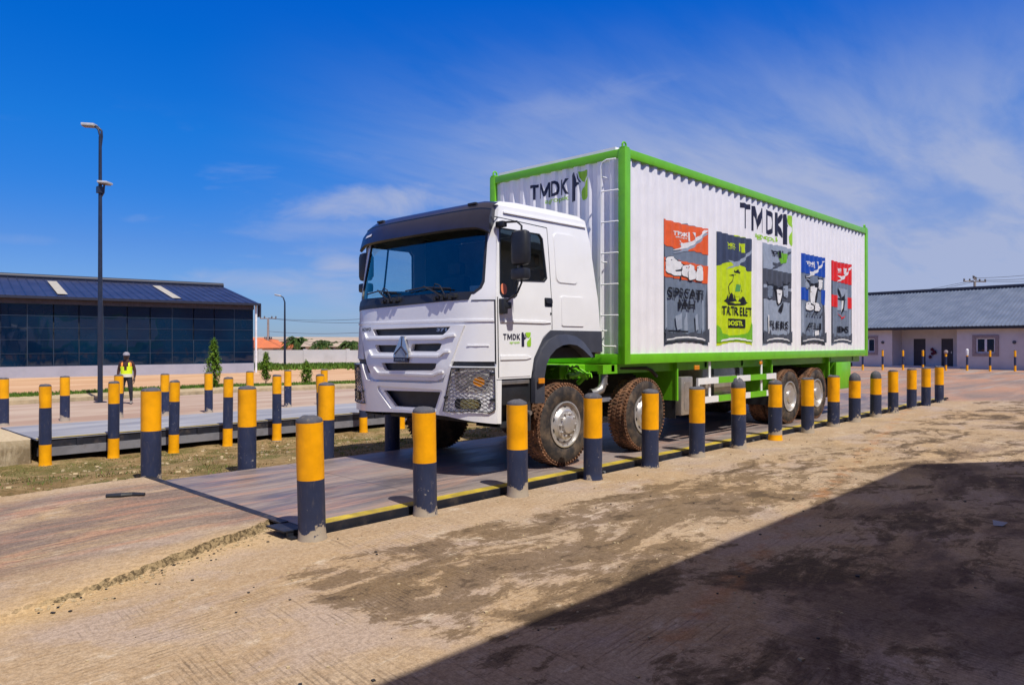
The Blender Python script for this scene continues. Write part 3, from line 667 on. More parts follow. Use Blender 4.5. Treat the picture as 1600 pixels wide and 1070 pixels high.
# --- sun visor
g = nb(); rows = []
NA = 36
for i in range(NA + 1):
    a = -HWD * .965 + 2 * HWD * .965 * i / NA; u = abs(a) / HWD; k = max(0, (u - .82) / .18)
    dz = -.02 * u ** 3 - .09 * k ** 2
    pr = [(3.30 + dz, .02), (3.175 + dz, .10), (3.19 + dz, .135), (3.34 + dz * .6, .13), (3.43 + dz * .4, .095), (3.445 + dz * .4, .10), (3.545 - .03 * k, .03), (3.585 - .04 * k, -.07), (3.60 - .04 * k, -.20), (3.5, -.18)]
    rows.append([g.verts.new(F(a, z, o)) for z, o in pr])
for a, b in zip(rows, rows[1:]):
    for k in range(len(a) - 1): g.faces.new((a[k], a[k + 1], b[k + 1], b[k]))
g.faces.new(rows[0]); g.faces.new(rows[-1][::-1]); fixn(g)
vis = obj('sun_visor', g, 'visor', TR, smooth=35)
for a in (-1.12, 1.05): g = nb(); box(g, *(lambda p: (p.x - .02, p.x + .03, p.y - .075, p.y + .075, p.z - .012, p.z + .018))(F(a, 3.545, .04)), bev=.01); obj('marker_lamp', g, 'black', vis)
g = nb(); patch(g, [(-1.27, 3.26), (-1.10, 3.275), (-1.09, 3.31), (-1.24, 3.295)], lambda a, z, o: F(a, z, .139), 0, None, .05); obj('visor_sticker', g, 'white', vis)
# --- lower front: grille panel, flanking panels, bumper
g = nb()
slots = [rrect(-.78, .86, 1.865, 1.955, .03), rrect(-.62, -.02, 1.645, 1.725, .03), rrect(.16, .74, 1.645, 1.725, .03), rrect(-.48, .66, 1.40, 1.475, .03)]
slots[0] = [(-.72, 1.945), (-.66, 1.87), (-.60, 1.86), (.80, 1.86), (.86, 1.90), (.92, 1.965), (-.72, 1.95)]
slots[1] = [(-.62, 1.72), (-.57, 1.65), (-.53, 1.63), (-.06, 1.63), (-.06, 1.73), (-.62, 1.73)]
slots[2] = [(.18, 1.65), (.70, 1.65), (.76, 1.68), (.79, 1.745), (.74, 1.755), (.20, 1.745)]
slots[3] = [(-.43, 1.47), (-.38, 1.40), (-.33, 1.385), (.64, 1.41), (.70, 1.44), (.72, 1.50), (-.43, 1.485)]
pan = [(-1.10, 1.99), (-1.06, 1.92), (-.80, 1.46), (-.66, 1.29), (-.60, 1.26), (.72, 1.28), (.84, 1.33), (.92, 1.42), (1.12, 1.98)]
patch(g, [pan] + [s_[::-1] for s_ in slots], F, .028, -.03, .09)
fixn(g); gp = obj('grille_panel', g, 'white', TR, smooth=30)
g = nb()
def lip(dst, P, w, o1, o0):
    for p, q in zip(P, P[1:]):
        d = Vector((q[0] - p[0], q[1] - p[1])).normalized() if True else None; n = Vector((-d.y, d.x)) * w
        patch(dst, [(p[0], p[1]), (q[0], q[1]), (q[0] + n.x, q[1] + n.y), (p[0] + n.x, p[1] + n.y)], F, o1, o0, None, 0, rng(min(p[0], q[0]), max(p[0], q[0]), .1) if abs(p[0] - q[0]) > .1 else [])
lip(g, [(-.90, 1.90), (-.84, 1.83), (.78, 1.83), (.90, 1.86), (1.0, 1.87)], -.028, .052, .02)
lip(g, [(-.74, 1.66), (-.66, 1.585), (-.14, 1.585)], -.028, .052, .02); lip(g, [(.10, 1.60), (.76, 1.605), (.84, 1.66), (.93, 1.665)], -.028, .052, .02)
lip(g, [(-.60, 1.43), (-.50, 1.355), (.66, 1.365), (.76, 1.40), (.84, 1.41)], -.026, .050, .02)
fixn(g); obj('grille_slat', g, 'white', gp, smooth=30)
g = nb(); patch(g, [(-.95, 1.34), (.95, 1.34), (1.0, 1.98), (-1.0, 1.98)], F, -.04, -.06, .15); fixn(g); obj('grille_mesh', g, 'black', gp)
g = nb(); text(g, 'HOWO', -1.02, -.76, 1.925, 1.975, F, .031, 0, .03, rng(-1.1, 1, .05)); obj('grille_lettering', g, ['greyplastic', 'chrome'], gp); g = nb(); text(g, '371', .655, .84, 1.905, 1.95, lambda a, z, o: F(a, z, .006), 0, 1, .04)
obj('grille_lettering', g, ['greyplastic', 'chrome'], gp)
g = nb(); patch(g, [(.45, 1.862), (.79, 1.862), (.85, 1.90), (.9, 1.955), (.45, 1.952)], F, .004, -.02, .1); fixn(g); obj('number_plate_strip', g, 'black', gp)
# emblem
g = nb()
patch(g, [(.00, 1.845), (.07, 1.845), (.20, 1.60), (.19, 1.56), (-.12, 1.56), (-.13, 1.60)], F, .070, .02, None, 0)
patch(g, [(.035, 1.70), (.15, 1.615), (.15, 1.56), (-.08, 1.56), (-.08, 1.615)], F, .078, .07, None, 2)
lipP = [(-.09, 1.605), (.035, 1.705), (.16, 1.605)]
for p, q in zip(lipP, lipP[1:]): tube(g, [F(*p, .080), F(*q, .080)], .008, 5, 1)
tube(g, [F(.035, 1.845, .072), F(.035, 1.71, .075)], .005, 5, 1)
patch(g, [(-.11, 1.50), (.17, 1.50), (.17, 1.562), (-.11, 1.562)], F, .072, .02, None, 1)
fixn(g); text(g, 'SINOTRUK', -.08, .14, 1.518, 1.545, F, .0735, 2, .02)
obj('emblem', g, ['emblem', 'navy', 'steel'], gp)
# flanking panels beside the grille (down to the lamps)
for sg in (-1, 1):
    P = [(1.13, 1.99), (.94, 1.53), (1.465, 1.53), (1.465, 1.99)]
    g = nb(); patch(g, [(a * sg, z) for a, z in P], F, .004, -.03, .09)
    P = [(1.16, 1.72), (1.40, 1.72), (1.40, 1.735), (1.16, 1.735)]; patch(g, [(a * sg, z) for a, z in P], F, .014, 0, .1); fixn(g)
    obj('corner_panel', g, 'white', TR, smooth=30)
    g = nb(); P = [(.935, 1.445), (1.455, 1.455), (1.455, 1.54), (.96, 1.54)]; patch(g, [(a * sg, z) for a, z in P], F, -.03, -.05, .1); fixn(g); obj('air_inlet', g, 'black', TR)
g = nb(); patch(g, [(-.95, 1.20), (.95, 1.20), (1.0, 1.335), (-1.0, 1.335)], F, -.03, -.05, .1); fixn(g); obj('bumper_recess', g, 'white', TR, smooth=30)
# bumper with central intake and lamp recesses
def BF(a, z, off=0):
    k = max(0, (1.25 - z)) * .04; u = abs(a) / HWD
    return F(a, z, off + .03 - .02 * u) + Vector((0, 0, 0))
lampP = [(.985, 1.445), (1.445, 1.45), (1.445, .935), (1.40, .905), (1.30, .90), (.835, .905)]
intake = [(-.42, 1.11), (-.16, .905), (.66, .925), (.76, 1.14)]
rec = [(-.53, 1.15), (-.51, 1.10), (-.24, .875), (.70, .89), (.82, 1.15), (.80, 1.17), (-.51, 1.17)]
bo = [(-1.46, .80), (-1.2, .79), (-.7, .80), (0, .835), (.6, .855), (.9, .84), (1.25, .79), (1.462, .765), (1.462, 1.47), (.93, 1.47), (.84, 1.27), (.6, 1.245), (-.62, 1.225), (-.80, 1.25), (-.93, 1.46), (-1.46, 1.46)]
lampM = [(-a, z) for a, z in lampP]
g = nb(); patch(g, [bo, lampP, lampM[::-1], rec], BF, .02, -.05, .07); fixn(g); bump_ = obj('bumper', g, 'white', TR, smooth=32)
g = nb(); patch(g, [rec, intake], BF, -.01, -.05, .1); fixn(g); obj('intake_surround', g, 'white', bump_, smooth=30)
g = nb(); patch(g, [(-.62, .86), (.86, .86), (.86, 1.18), (-.62, 1.18)], BF, -.10, -.12, .2); fixn(g); obj('intake_mesh', g, 'black', bump_)
g = nb(); box(g, 6.62, 6.9, 6.55, 6.70, .82, 1.28); box(g, 6.62, 6.80, 6.7, 8.9, .70, .84, 0, .02); obj('front_crossmember', g, 'dark', TR)
# bumper cheeks along the flank
for sg, fn in ((-1, SN), (1, SF)):
    g = nb(); patch(g, [(6.375, .765), (6.44, .76), (6.45, 1.30), (6.375, 1.30)], fn, .008, -.05); fixn(g); obj('bumper_cheek', g, 'white', bump_)
# lamps
def inquad(P):
    def f(q):
        n = len(P); s_ = None
        for i in range(n):
            ax_, az = P[i]; bx_, bz = P[(i + 1) % n]; cr = (bx_ - ax_) * (q[1] - az) - (bz - az) * (q[0] - ax_)
            if s_ is None: s_ = cr > 0
            elif (cr > 0) != s_: return False
        return True
    return f
for sg in (-1, 1):
    LP = [(a * sg, z) for a, z in lampP]
    g = nb(); patch(g, LP, BF, .004, -.055, .08, 1); patch(g, [(a * sg, z) for a, z in rrect(.905, 1.44, .92, 1.12, .03)], BF, .0055, -.04, .08, 1)
    fixn(g); hl = obj('headlight', g, ['black', 'white'], TR, smooth=30)
    g = nb(); P = rrect(1.01, 1.425, 1.155, 1.425, .05); P = [(a * sg, z) for a, z in P]; patch(g, P, BF, .010, -.04, .05, 0)
    for cxa, r, mi in ((1.12, .085, 1), (1.30, .095, 1)):
        c = [(a * sg, z) for a, z in ell(cxa, 1.28, r, r, 20)]; patch(g, c, BF, .018, .010, None, mi)
        c = [(a * sg, z) for a, z in ell(cxa, 1.28, r * .62, r * .62, 16)]; patch(g, c, BF, .023, .018, None, 2 if cxa > 1.2 else 0)
    fixn(g); obj('headlamp_unit', g, ['lampclear', 'steel', 'amber'], hl, smooth=30)
    g = nb(); P = [(a * sg, z) for a, z in rrect(1.00, 1.32, .94, 1.07, .05)]; patch(g, P, BF, .012, -.03, .06, 1); P = [(a * sg, z) for a, z in rrect(1.08, 1.30, .95, 1.06, .045)]; patch(g, P, BF, .018, .012, .06, 0)
    fixn(g); obj('fog_lamp', g, ['foglens', 'black'], hl, smooth=30)
    # wire guard
    g = nb(); ins = inquad([(.985, 1.445), (1.448, 1.45), (1.448, .905), (.835, .905)])
    for sl in (-1, 1):
        k = -1.0
        while k < 4:
            seg = []
            for i in range(120):
                a = .80 + i * .0055; z = k + sl * .62 * a
                if ins((a, z)): seg.append((a * sg, z))
            if len(seg) > 2:
                tube(g, [BF(*seg[0], .035), BF(*seg[len(seg) // 2], .035), BF(*seg[-1], .035)], .0028, 4)
            k += .048
    fr = [(.985, 1.447), (1.448, 1.452), (1.448, .94), (1.40, .905), (1.32, .915), (1.2, .925), (1.1, .91), (.835, .905), (.985, 1.447)]
    PP = []
    for p, q in zip(fr, fr[1:]):
        for t in (0, .34, .67): PP.append(BF((p[0] + (q[0] - p[0]) * t) * sg, p[1] + (q[1] - p[1]) * t, .035))
    tube(g, PP + [PP[0]], .0075, 6)
    for q in ((1.06, 1.425), (1.42, 1.38), (.88, 1.08), (1.42, 1.06)): p = BF(q[0] * sg, q[1], .03); box(g, p.x - .02, p.x + .03, p.y - .013, p.y + .013, p.z - .015, p.z + .015)
    obj('lamp_guard', g, 'black', hl)
# --- mirrors
for sg in (-1, 1):
    Y = lambda d: YC + sg * (HWD + (d if sg < 0 else d * .55 - .06))
    g = nb()
    rings = []
    for z, wx, wy in ((2.715, .06, .09), (2.73, .085, .12), (2.78, .095, .135), (3.07, .095, .135), (3.12, .085, .12), (3.14, .05, .08)):
        ring = []
        for k in range(20):
            a = 2 * pi * k / 20; cx, sy = cos(a), sin(a)
            px = wx * (abs(cx) ** .6) * (1 if cx > 0 else -1); py = wy * (abs(sy) ** .7) * (1 if sy > 0 else -1)
            if px > 0: px *= .35
            ring.append(g.verts.new((6.56 + px, Y(.24) + py, z)))
        rings.append(ring)
    for a, b in zip(rings, rings[1:]):
        for k in range(20): g.faces.new((a[k], a[(k + 1) % 20], b[(k + 1) % 20], b[k]))
    g.faces.new(rings[0][::-1]); g.faces.new(rings[-1]); fixn(g)
    mr_ = obj('side_mirror', g, 'black', TR, smooth=40)
    g = nb(); box(g, 6.48, 6.60, Y(.24) - .125, Y(.24) + .125, 2.535, 2.675, 0, .035); obj('wide_mirror', g, 'black', mr_, smooth=40)
    g = nb(); tube(g, [(6.47, Y(-.08), 3.235), (6.47, Y(.02), 3.255), (6.54, Y(.18), 3.255), (6.56, Y(.24), 3.20), (6.56, Y(.24), 2.50), (6.53, Y(.20), 2.38), (6.47, Y(.06), 2.27), (6.46, Y(.0), 2.25)], .014, 8)
    box(g, 6.44, 6.52, Y(-.1), Y(.035), 3.20, 3.275, 0, .015); box(g, 6.44, 6.56, Y(-.03), Y(.08), 2.185, 2.27, 0, .02); box(g, 6.42, 6.50, Y(-.03), Y(.07), 2.12, 2.31, 0, .015)
    obj('mirror_arm', g, 'black', mr_, smooth=40)
    g = nb(); box(g, 6.600, 6.606, Y(.24) - .11, Y(.24) + .11, 2.77, 3.08, 0, .0); obj('mirror_glass', g, 'wglass', mr_)
# --- cab interior
g = nb()
box(g, 6.35, 6.85, 6.45, 9.15, 2.05, 2.33, 0, .06); box(g, 6.45, 6.80, 6.6, 7.5, 2.30, 2.42, 0, .05)
box(g, 6.40, 8.45, 6.42, 9.2, 1.55, 1.70); obj('dashboard', g, 'black', TR, smooth=40)
g = nb(); box(g, 8.20, 8.24, 6.56, 9.07, 1.7, 3.40); box(g, 6.7, 8.19, 6.56, 9.07, 3.42, 3.44); box(g, 7.5, 8.24, 6.53, 6.55, 1.7, 3.40); box(g, 7.5, 8.24, 9.08, 9.10, 1.7, 3.40); obj('cab_lining', g, 'cream', TR)
for y in (7.0, 8.55):
    g = nb(); box(g, 7.1, 7.65, y - .27, y + .27, 2.0, 2.18, 0, .06); box(g, 7.6, 7.76, y - .26, y + .26, 2.15, 2.80, 0, .06); box(g, 7.62, 7.74, y - .15, y + .15, 2.83, 3.02, 0, .04); obj('seat', g, 'seat', TR, smooth=40)
g = nb()
R_ = []
for k in range(25): a = 2 * pi * k / 24; R_.append((6.95 + .12 * sin(a), 8.55 + .24 * cos(a), 2.42 + .18 * sin(a)))
tube(g, R_, .015, 6, cap=False); tube(g, [(6.75, 8.55, 2.2), (6.95, 8.55, 2.42)], .03, 6); obj('steering_wheel', g, 'black', TR, smooth=40)
g = nb(); box(g, 6.50, 6.75, 7.1, 7.9, 2.335, 2.36, 0, 0, Matrix.Rotation(.1, 3, 'X')); box(g, 6.47, 6.6, 6.72, 6.95, 2.42, 2.50, 0, .01); obj('dashboard_papers', g, 'paper', TR)
# --- wheel arch, step, undercab
for sg, fn in ((-1, SN), (1, SF)):
    g = nb()
    fp = [(7.02, 1.40), (7.10, 1.60), (7.25, 1.82), (7.40, 1.93), (8.52, 1.93), (8.53, 1.63), (8.22, 1.63), (8.12, 1.68), (7.9, 1.80), (7.62, 1.84), (7.35, 1.74), (7.18, 1.55), (7.10, 1.36)]
    patch(g, fp, fn, .012, -.35); fixn(g); fe = obj('wheel_arch', g, 'greyplastic', TR, smooth=30)
    outer = [(7.02, .98), (7.02, 1.32), (7.07, 1.52), (7.17, 1.68), (7.32, 1.80), (7.50, 1.865), (7.68, 1.88), (7.88, 1.85), (8.05, 1.77), (8.18, 1.66), (8.26, 1.57)]
    inner = [(7.16, .98), (7.16, 1.32), (7.20, 1.47), (7.28, 1.59), (7.40, 1.68), (7.54, 1.73), (7.68, 1.745), (7.84, 1.73), (7.98, 1.67), (8.09, 1.60), (8.16, 1.555)]
    g = nb()
    for (a, b, c, d) in zip(outer, outer[1:], inner[1:], inner):
        P = []
        for (x, z), o in ((a, .055), (b, .055), (c, .095), (d, .095)): P.append(fn(x, z, o))
        g.faces.new([g.verts.new(p) for p in P])
        g.faces.new([g.verts.new(p) for p in (fn(*a, .055), fn(*b, .055), fn(*b, -.02), fn(*a, -.02))])
        g.faces.new([g.verts.new(p) for p in (fn(*d, .095), fn(*c, .095), fn(*c, -.36), fn(*d, -.36))])
    fixn(g); obj('arch_flare', g, 'greyplastic', fe, smooth=45)
    g = nb(); p = fn(7.09, 1.30, .10); box(g, 7.035, 7.145, p.y - .012, p.y + .012, 1.235, 1.305, 0, .008); obj('side_marker', g, 'amber', fe)
    g = nb(); y0 = YC + sg * 1.43; y1 = YC + sg * 1.0
    box(g, 6.45, 7.03, min(y0, y1), max(y0, y1), .98, 1.30, 0, .02); box(g, 6.46, 6.98, min(YC + sg * 1.44, y1), max(YC + sg * 1.44, y1), .70, .76, 0, .01); box(g, 6.46, 6.50, min(y0, y1), max(y0, y1), .70, 1.0); box(g, 6.93, 7.04, min(y0, y1), max(y0, y1), .62, 1.0, 0, .015)
    box(g, 6.5, 6.95, min(YC + sg * 1.2, y1), max(YC + sg * 1.2, y1), .74, 1.0)
    fixn(g); st = obj('step', g, 'black', TR, smooth=30)
    g = nb(); yy = YC + sg * 1.445; box(g, 6.47, 6.98, yy - .01, yy + .01, 1.24, 1.29, 0, .006); obj('step_trim', g, 'steel', st); g = nb(); tube(g, [(6.96, yy - sg * .0, .86), (6.96, yy + sg * .05, .86)], .03, 8); obj('lamp_stub', g, 'steel', st)

# --- chassis, axles
g = nb()
for y in (7.35, 8.25): box(g, 6.6, 19.5, y - .05, y + .05, .92, 1.22)
for x in (8.7, 10.5, 12.2, 13.8, 17.6): box(g, x - .05, x + .05, 7.35, 8.25, .95, 1.2)
for x in (7.75, 9.72, 15.13, 16.60): tube(g, [(x, 6.75, .645), (x, 8.85, .645)], .085 if x < 12 else .13, 10)
for x in (15.13, 16.60): lathe(g, [(.0, -.3), (.16, -.28), (.25, -.1), (.25, .1), (.16, .28), (.0, .3)], (x, 7.8, .66), 'X', 14)
box(g, 6.9, 8.3, 7.45, 8.15, .75, 1.55, 0, .08); box(g, 8.3, 9.6, 7.55, 8.05, .72, 1.15, 0, .08)
tube(g, [(9.6, 7.8, .9), (15.1, 7.8, .72)], .06, 8)
for x in (7.75, 9.72):
    for y in (7.15, 8.5): box(g, x - .75, x + .75, y - .04, y + .04, .72, .80, 0, .02); box(g, x - .06, x + .06, y - .05, y + .05, .6, .78)
fixn(g); ch = obj('chassis', g, 'dark', TR, smooth=30)
# green subframe below the cargo box and the transverse splash boards
g = nb()
for y in (6.55, 7.3, 8.3, 9.05): box(g, 8.75, 19.7, y - .05, y + .05, 1.30, 1.435)
for x in (9.0, 11.8, 13.2, 17.7, 19.2): box(g, x - .04, x + .04, 6.5, 9.1, 1.33, 1.43)
box(g, 8.35, 9.1, 7.0, 8.6, 1.22, 1.43, 0, .02); fixn(g); obj('subframe', g, 'green', TR)
for x, z0 in ((10.72, .80), (14.36, .78), (17.44, .95)):
    g = nb(); box(g, x - .006, x + .006, 6.44, 7.25, z0, 1.44); box(g, x - .02, x + .02, 6.42, 6.45, z0, 1.44); box(g, x - .006, x + .006, 8.35, 9.16, z0, 1.44); box(g, x - .006, x + .006, 7.25, 8.35, 1.2, 1.44)
    fixn(g); sp_ = obj('splash_board', g, 'green', TR)
    g = nb(); box(g, x - .004, x + .004, 6.46, 7.2, .50, z0 - .002); obj('mud_flap', g, 'black', sp_); g = nb(); box(g, x - .004, x + .004, 8.4, 9.14, .50, z0 - .002); obj('mud_flap', g, 'black', sp_)
# green air line bundle behind the cab and the silver intake elbow, exhaust pipe
g = nb(); R = random.Random(3)
for k in range(9):
    y = R.uniform(6.75, 7.2); x = R.uniform(8.35, 8.6); P = [(x, y, 1.42)]
    for j in range(4): P.append((x + R.uniform(-.15, .15) + .05 * j, y + R.uniform(-.12, .12), 1.40 - .05 * j - R.uniform(0, .04)))
    tube(g, P, R.uniform(.010, .020), 6)
tube(g, [(8.3, 6.8, 1.27), (8.5, 6.75, 1.31), (8.75, 6.85, 1.25), (8.8, 7.0, 1.15)], .04, 8); obj('air_lines', g, 'green', TR, smooth=60)
g = nb(); tube(g, [(8.60, 6.62, 1.02), (8.68, 6.60, 1.02), (8.80, 6.58, 1.06), (8.86, 6.58, 1.16), (8.87, 6.58, 1.38)], [.062, .062, .064, .064, .064], 14)
for z in (1.14, 1.26): tube(g, [(8.865, 6.58, z), (8.87, 6.58, z + .02)], .071, 14)
obj('intake_elbow', g, 'steel', TR, smooth=40)
g = nb(); tube(g, [(8.9, 6.60, 1.36), (9.2, 6.52, 1.375), (9.9, 6.50, 1.36), (10.05, 6.5, 1.32), (10.2, 6.5, 1.22)], .028, 8); obj('pipe', g, 'dark', TR, smooth=40)
g = nb(); tube(g, [(7.3, 6.75, 1.45), (7.35, 6.7, 1.25), (7.5, 6.7, 1.15), (7.6, 6.8, 1.1)], .045, 8); obj('hose', g, 'greyplastic', TR, smooth=40)
# fuel tank, battery box, side guard
g = nb(); box(g, 11.75, 13.35, 6.52, 7.2, .66, 1.34, 0, .09); 
for x in (12.05, 13.05): box(g, x - .03, x + .03, 6.505, 7.215, .645, 1.355, 1, .09)
tube(g, [(12.3, 6.6, 1.34), (12.3, 6.6, 1.39)], .07, 12, 1); fixn(g); obj('fuel_tank', g, ['tank', 'dark'], TR, smooth=35)
g = nb(); box(g, 10.84, 11.22, 6.42, 6.95, .54, 1.19, 0, .03); patch(g, rrect(10.93, 11.12, .62, 1.1, .03), lambda a, z, o: Vector((a, 6.42 - o, z)), .006, 0); fixn(g); obj('battery_box', g, 'tank', TR, smooth=35)
for sg in (-1, 1):
    yb = YC + sg * 1.43
    g = nb()
    def railbox(x0, x1, z0, z1, mi): box(g, x0, x1, yb - .02, yb + .02, z0, z1, mi)
    for z in (1.045, .715):
        xs = [11.30, 11.62] if False else None
        for a, b, mi in ((11.34, 12.02, 0), (12.02, 12.72, 1), (12.72, 13.28, 0), (13.28, 13.98, 1), (13.98, 14.40, 0)): railbox(a, b, z, z + .11, mi)
    box(g, 11.30, 11.345, yb - .021, yb + .021, .712, 1.158); box(g, 14.40, 14.43, yb - .021, yb + .021, 1.0, 1.158)
    for x in (11.78, 13.85): box(g, x - .035, x + .035, yb - sg * .03 - .008, yb - sg * .03 + .008, .72, 1.44)
    fixn(g); obj('side_guard', g, ['white', 'green'], TR)
    g = nb(); box(g, 11.2, 11.36, yb - .015, yb + .015, 1.30, 1.38, 0, .012); obj('side_marker', g, 'amber', TR); g = nb(); box(g, 13.7, 13.82, yb - .015, yb + .015, 1.34, 1.41, 0, .02); obj('side_marker', g, 'amber', TR)
    g = nb(); box(g, 17.75, 18.72, yb - .01 if sg < 0 else yb - .3, yb + .3 if sg < 0 else yb + .01, .67, 1.31, 0, .02); box(g, 17.72, 17.77, yb - .02, yb + .02, .66, 1.32)
    obj('tool_box', g, 'green', TR, smooth=30)
g = nb(); box(g, 18.72, 19.5, 6.6, 9.0, 1.17, 1.27); box(g, 19.4, 19.5, 6.5, 9.1, .7, .82); obj('rear_bar', g, 'dark', TR)
# --- wheels
def tyre_bm(c, sgn, two=False):
    g = nb(); R0 = .575
    half = .155
    prof = [(.30, -half + .02, 1), (.33, -half - .005, 1), (.40, -half - .022, 1), (.47, -half - .018, 1), (.525, -half + .0, 0), (.556, -half + .022, 0), (.562, -.07, 0), (.562, .07, 0), (.556, half - .022, 0), (.525, half, 1), (.47, half + .018, 1), (.40, half + .022, 1), (.33, half + .005, 1), (.30, half - .02, 1), (.29, 0, 1)]
    lathe(g, [(a, b, m_) for a, b, m_ in prof] + [(.30, -half + .02, 1)], c, 'Y', 56)
    n = 62
    for k in range(n):
        for j, (yy, wd, ph, ln) in enumerate(((-.128, .054, 0, .030), (-.045, .062, .5, .034), (.045, .062, 0, .034), (.128, .054, .5, .030))):
            a = 2 * pi * (k + ph) / n; sh_ = .25 * (1 if j % 2 else -1)
            vs = box(g, -ln / 2, ln / 2, -wd / 2, wd / 2, -.012, .009 if abs(yy) < .1 else .007)
            m_ = Matrix.Translation(c) @ Matrix.Rotation(-a, 4, 'Y') @ Matrix.Translation((0, yy, .563 - (.004 if abs(yy) > .1 else 0))) @ Matrix.Rotation(sh_, 4, 'Z') @ (Matrix.Rotation(.22 * (1 if yy > 0 else -1), 4, 'X') if abs(yy) > .1 else Matrix.Identity(4))
            bmesh.ops.transform(g, matrix=m_, verts=vs)
    for k in range(60):                                     # shoulder ribs
        a = 2 * pi * k / 60
        vs = box(g, -.009, .009, -.004, .004, -.018, .018); o_ = -1 if sgn < 0 else 1
        bmesh.ops.transform(g, matrix=Matrix.Translation(c) @ Matrix.Rotation(-a, 4, 'Y') @ Matrix.Translation((0, o_ * (half + .0), .528)) @ Matrix.Rotation(-.5 * o_, 4, 'X'), verts=vs)
    fixn(g); return g
def rim_front(c, s_):
    """convex steer wheel: s_ = outward sign along Y"""
    g = nb(); h = .155
    lathe(g, [(.312, s_ * (h - .01)), (.318, s_ * (h + .018)), (.300, s_ * (h + .022)), (.290, s_ * (h - .03)), (.275, s_ * (h - .05)), (.225, s_ * (h + .005)), (.205, s_ * (h + .03)), (.19, s_ * (h + .038)), (.125, s_ * (h + .038)), (.118, s_ * (h + .075)), (.095, s_ * (h + .085)), (.0, s_ * (h + .087))], c, 'Y', 40, 0)
    for k in range(10):
        a = 2 * pi * k / 10
        p = Vector(c) + Vector((.158 * cos(a), s_ * (h + .038), .158 * sin(a))); lathe(g, [(.017, 0), (.017, s_ * .028), (.010, s_ * .034), (.0, s_ * .034)], p, 'Y', 6, 0)
        q = Vector(c) + Vector((.250 * cos(a + .3), s_ * (h - .02), .250 * sin(a + .3))); nrm = Vector((cos(a + .3) * .75, s_ * .66, sin(a + .3) * .75)).normalized()
        u = Vector((-sin(a + .3), 0, cos(a + .3))); v = nrm.cross(u)
        lp = [g.verts.new(q + nrm * .009 + u * (.034 * cos(2 * pi * j / 12)) + v * (.026 * sin(2 * pi * j / 12))) for j in range(12)]
        g.faces.new(lp).material_index = 1
    fixn(g); return g
def rim_rear(c, s_):
    g = nb(); h = .155
    lathe(g, [(.312, s_ * (h - .01)), (.318, s_ * (h + .018)), (.300, s_ * (h + .022)), (.288, s_ * (h - .03)), (.278, s_ * (h - .12)), (.255, s_ * (h - .15)), (.215, s_ * (h - .155)), (.16, s_ * (h - .12)), (.155, s_ * (h - .10)), (.13, s_ * (h - .09)), (.12, s_ * (h + .0)), (.10, s_ * (h + .02)), (.0, s_ * (h + .02))], c, 'Y', 40, 0)
    for k in range(10):
        a = 2 * pi * k / 10; p = Vector(c) + Vector((.185 * cos(a), s_ * (h - .14), .185 * sin(a))); lathe(g, [(.016, 0), (.016, s_ * .03), (.0, s_ * .03)], p, 'Y', 6, 0)
        q = Vector(c) + Vector((.235 * cos(a + .3), s_ * (h - .149), .235 * sin(a + .3)))
        g.faces.new([g.verts.new(q + Vector((.022 * cos(2 * pi * j / 12), 0, .022 * sin(2 * pi * j / 12)))) for j in range(12)]).material_index = 1
    fixn(g); return g
proto = {}
def wheel(x, y, s_, kind, inner=False):
    c = Vector((x, y, .645))
    key = (s_, kind, inner)
    if key not in proto:
        g = nb(); lathe(g, [(.12, -.1), (.14, 0), (.12, .1)], c, 'Y', 20); w = obj('wheel', g, 'dark', TR, origin=c)
        t = obj('tyre', tyre_bm(c, s_), ['tread', 'tside'], w, smooth=30)
        r = obj('rim', rim_front(c, s_) if kind == 'f' else rim_rear(c, s_), ['chrome', 'black'], w, smooth=30)
        proto[key] = w
    else:
        s0 = proto[key]; w = s0.copy(); COL.objects.link(w); w.location = c - WL[TR.name]; w.rotation_euler = (0, random.uniform(0, 6), 0)
        for chd in s0.children: q = chd.copy(); COL.objects.link(q); q.parent = w
for x in (7.75, 9.72): wheel(x, 6.555, -1, 'f'); wheel(x, 9.06, 1, 'f')
for x in (15.13, 16.60):
    wheel(x, 6.545, -1, 'r'); wheel(x, 6.90, -1, 'r', True); wheel(x, 9.07, 1, 'r'); wheel(x, 8.715, 1, 'r', True)

# --- cargo box
CX0, CX1, CY0, CY1, CZ0, CZ1 = 9.10, 19.90, 6.35, 9.25, 1.44, 4.70
PT = .2365                                              # corrugation pitch
def saw(t):
    t = t % PT
    if t < .072: return 0.
    if t < .118: return (t - .072) / .046 * .036
    if t < .190: return .036
    return (PT - t) / (PT - .190) * .036
def brk(t0, x0, x1):
    out = []; k = math.floor((x0 - t0) / PT) - 1
    while t0 + k * PT < x1 + PT:
        for d in (0, .072, .118, .190):
            v = t0 + k * PT + d
            if x0 + 1e-4 < v < x1 - 1e-4: out.append(v)
        k += 1
    return out
SX = CX0 + .15
def side(a, z, off=0): return Vector((a, CY0 + .03 + saw(a - SX) - off, z))
FY = -CY0 - .0
def front(a, z, off=0): return Vector((CX0 + .03 + saw(a + CY1) - off, -a, z))     # a = -Y
g = nb()
def corr(dst, fn, t0, a0, a1, z0, z1):
    bb = [a0] + brk(t0, a0, a1) + [a1]; vs = [(dst.verts.new(fn(a, z0)), dst.verts.new(fn(a, z1))) for a in bb]
    for p, q in zip(vs, vs[1:]): dst.faces.new((p[0], q[0], q[1], p[1]))
corr(g, side, SX, CX0 + .13, CX1 - .13, CZ0 + .15, CZ1 - .13)
corr(g, lambda a, z, o=0: Vector((a, CY1 - .03 - saw(a - SX), z)), SX, CX0 + .13, CX1 - .13, CZ0 + .15, CZ1 - .13)
corr(g, front, -CY1, -CY1 + .12, -CY0 - .12, CZ0 + .15, CZ1 - .12)
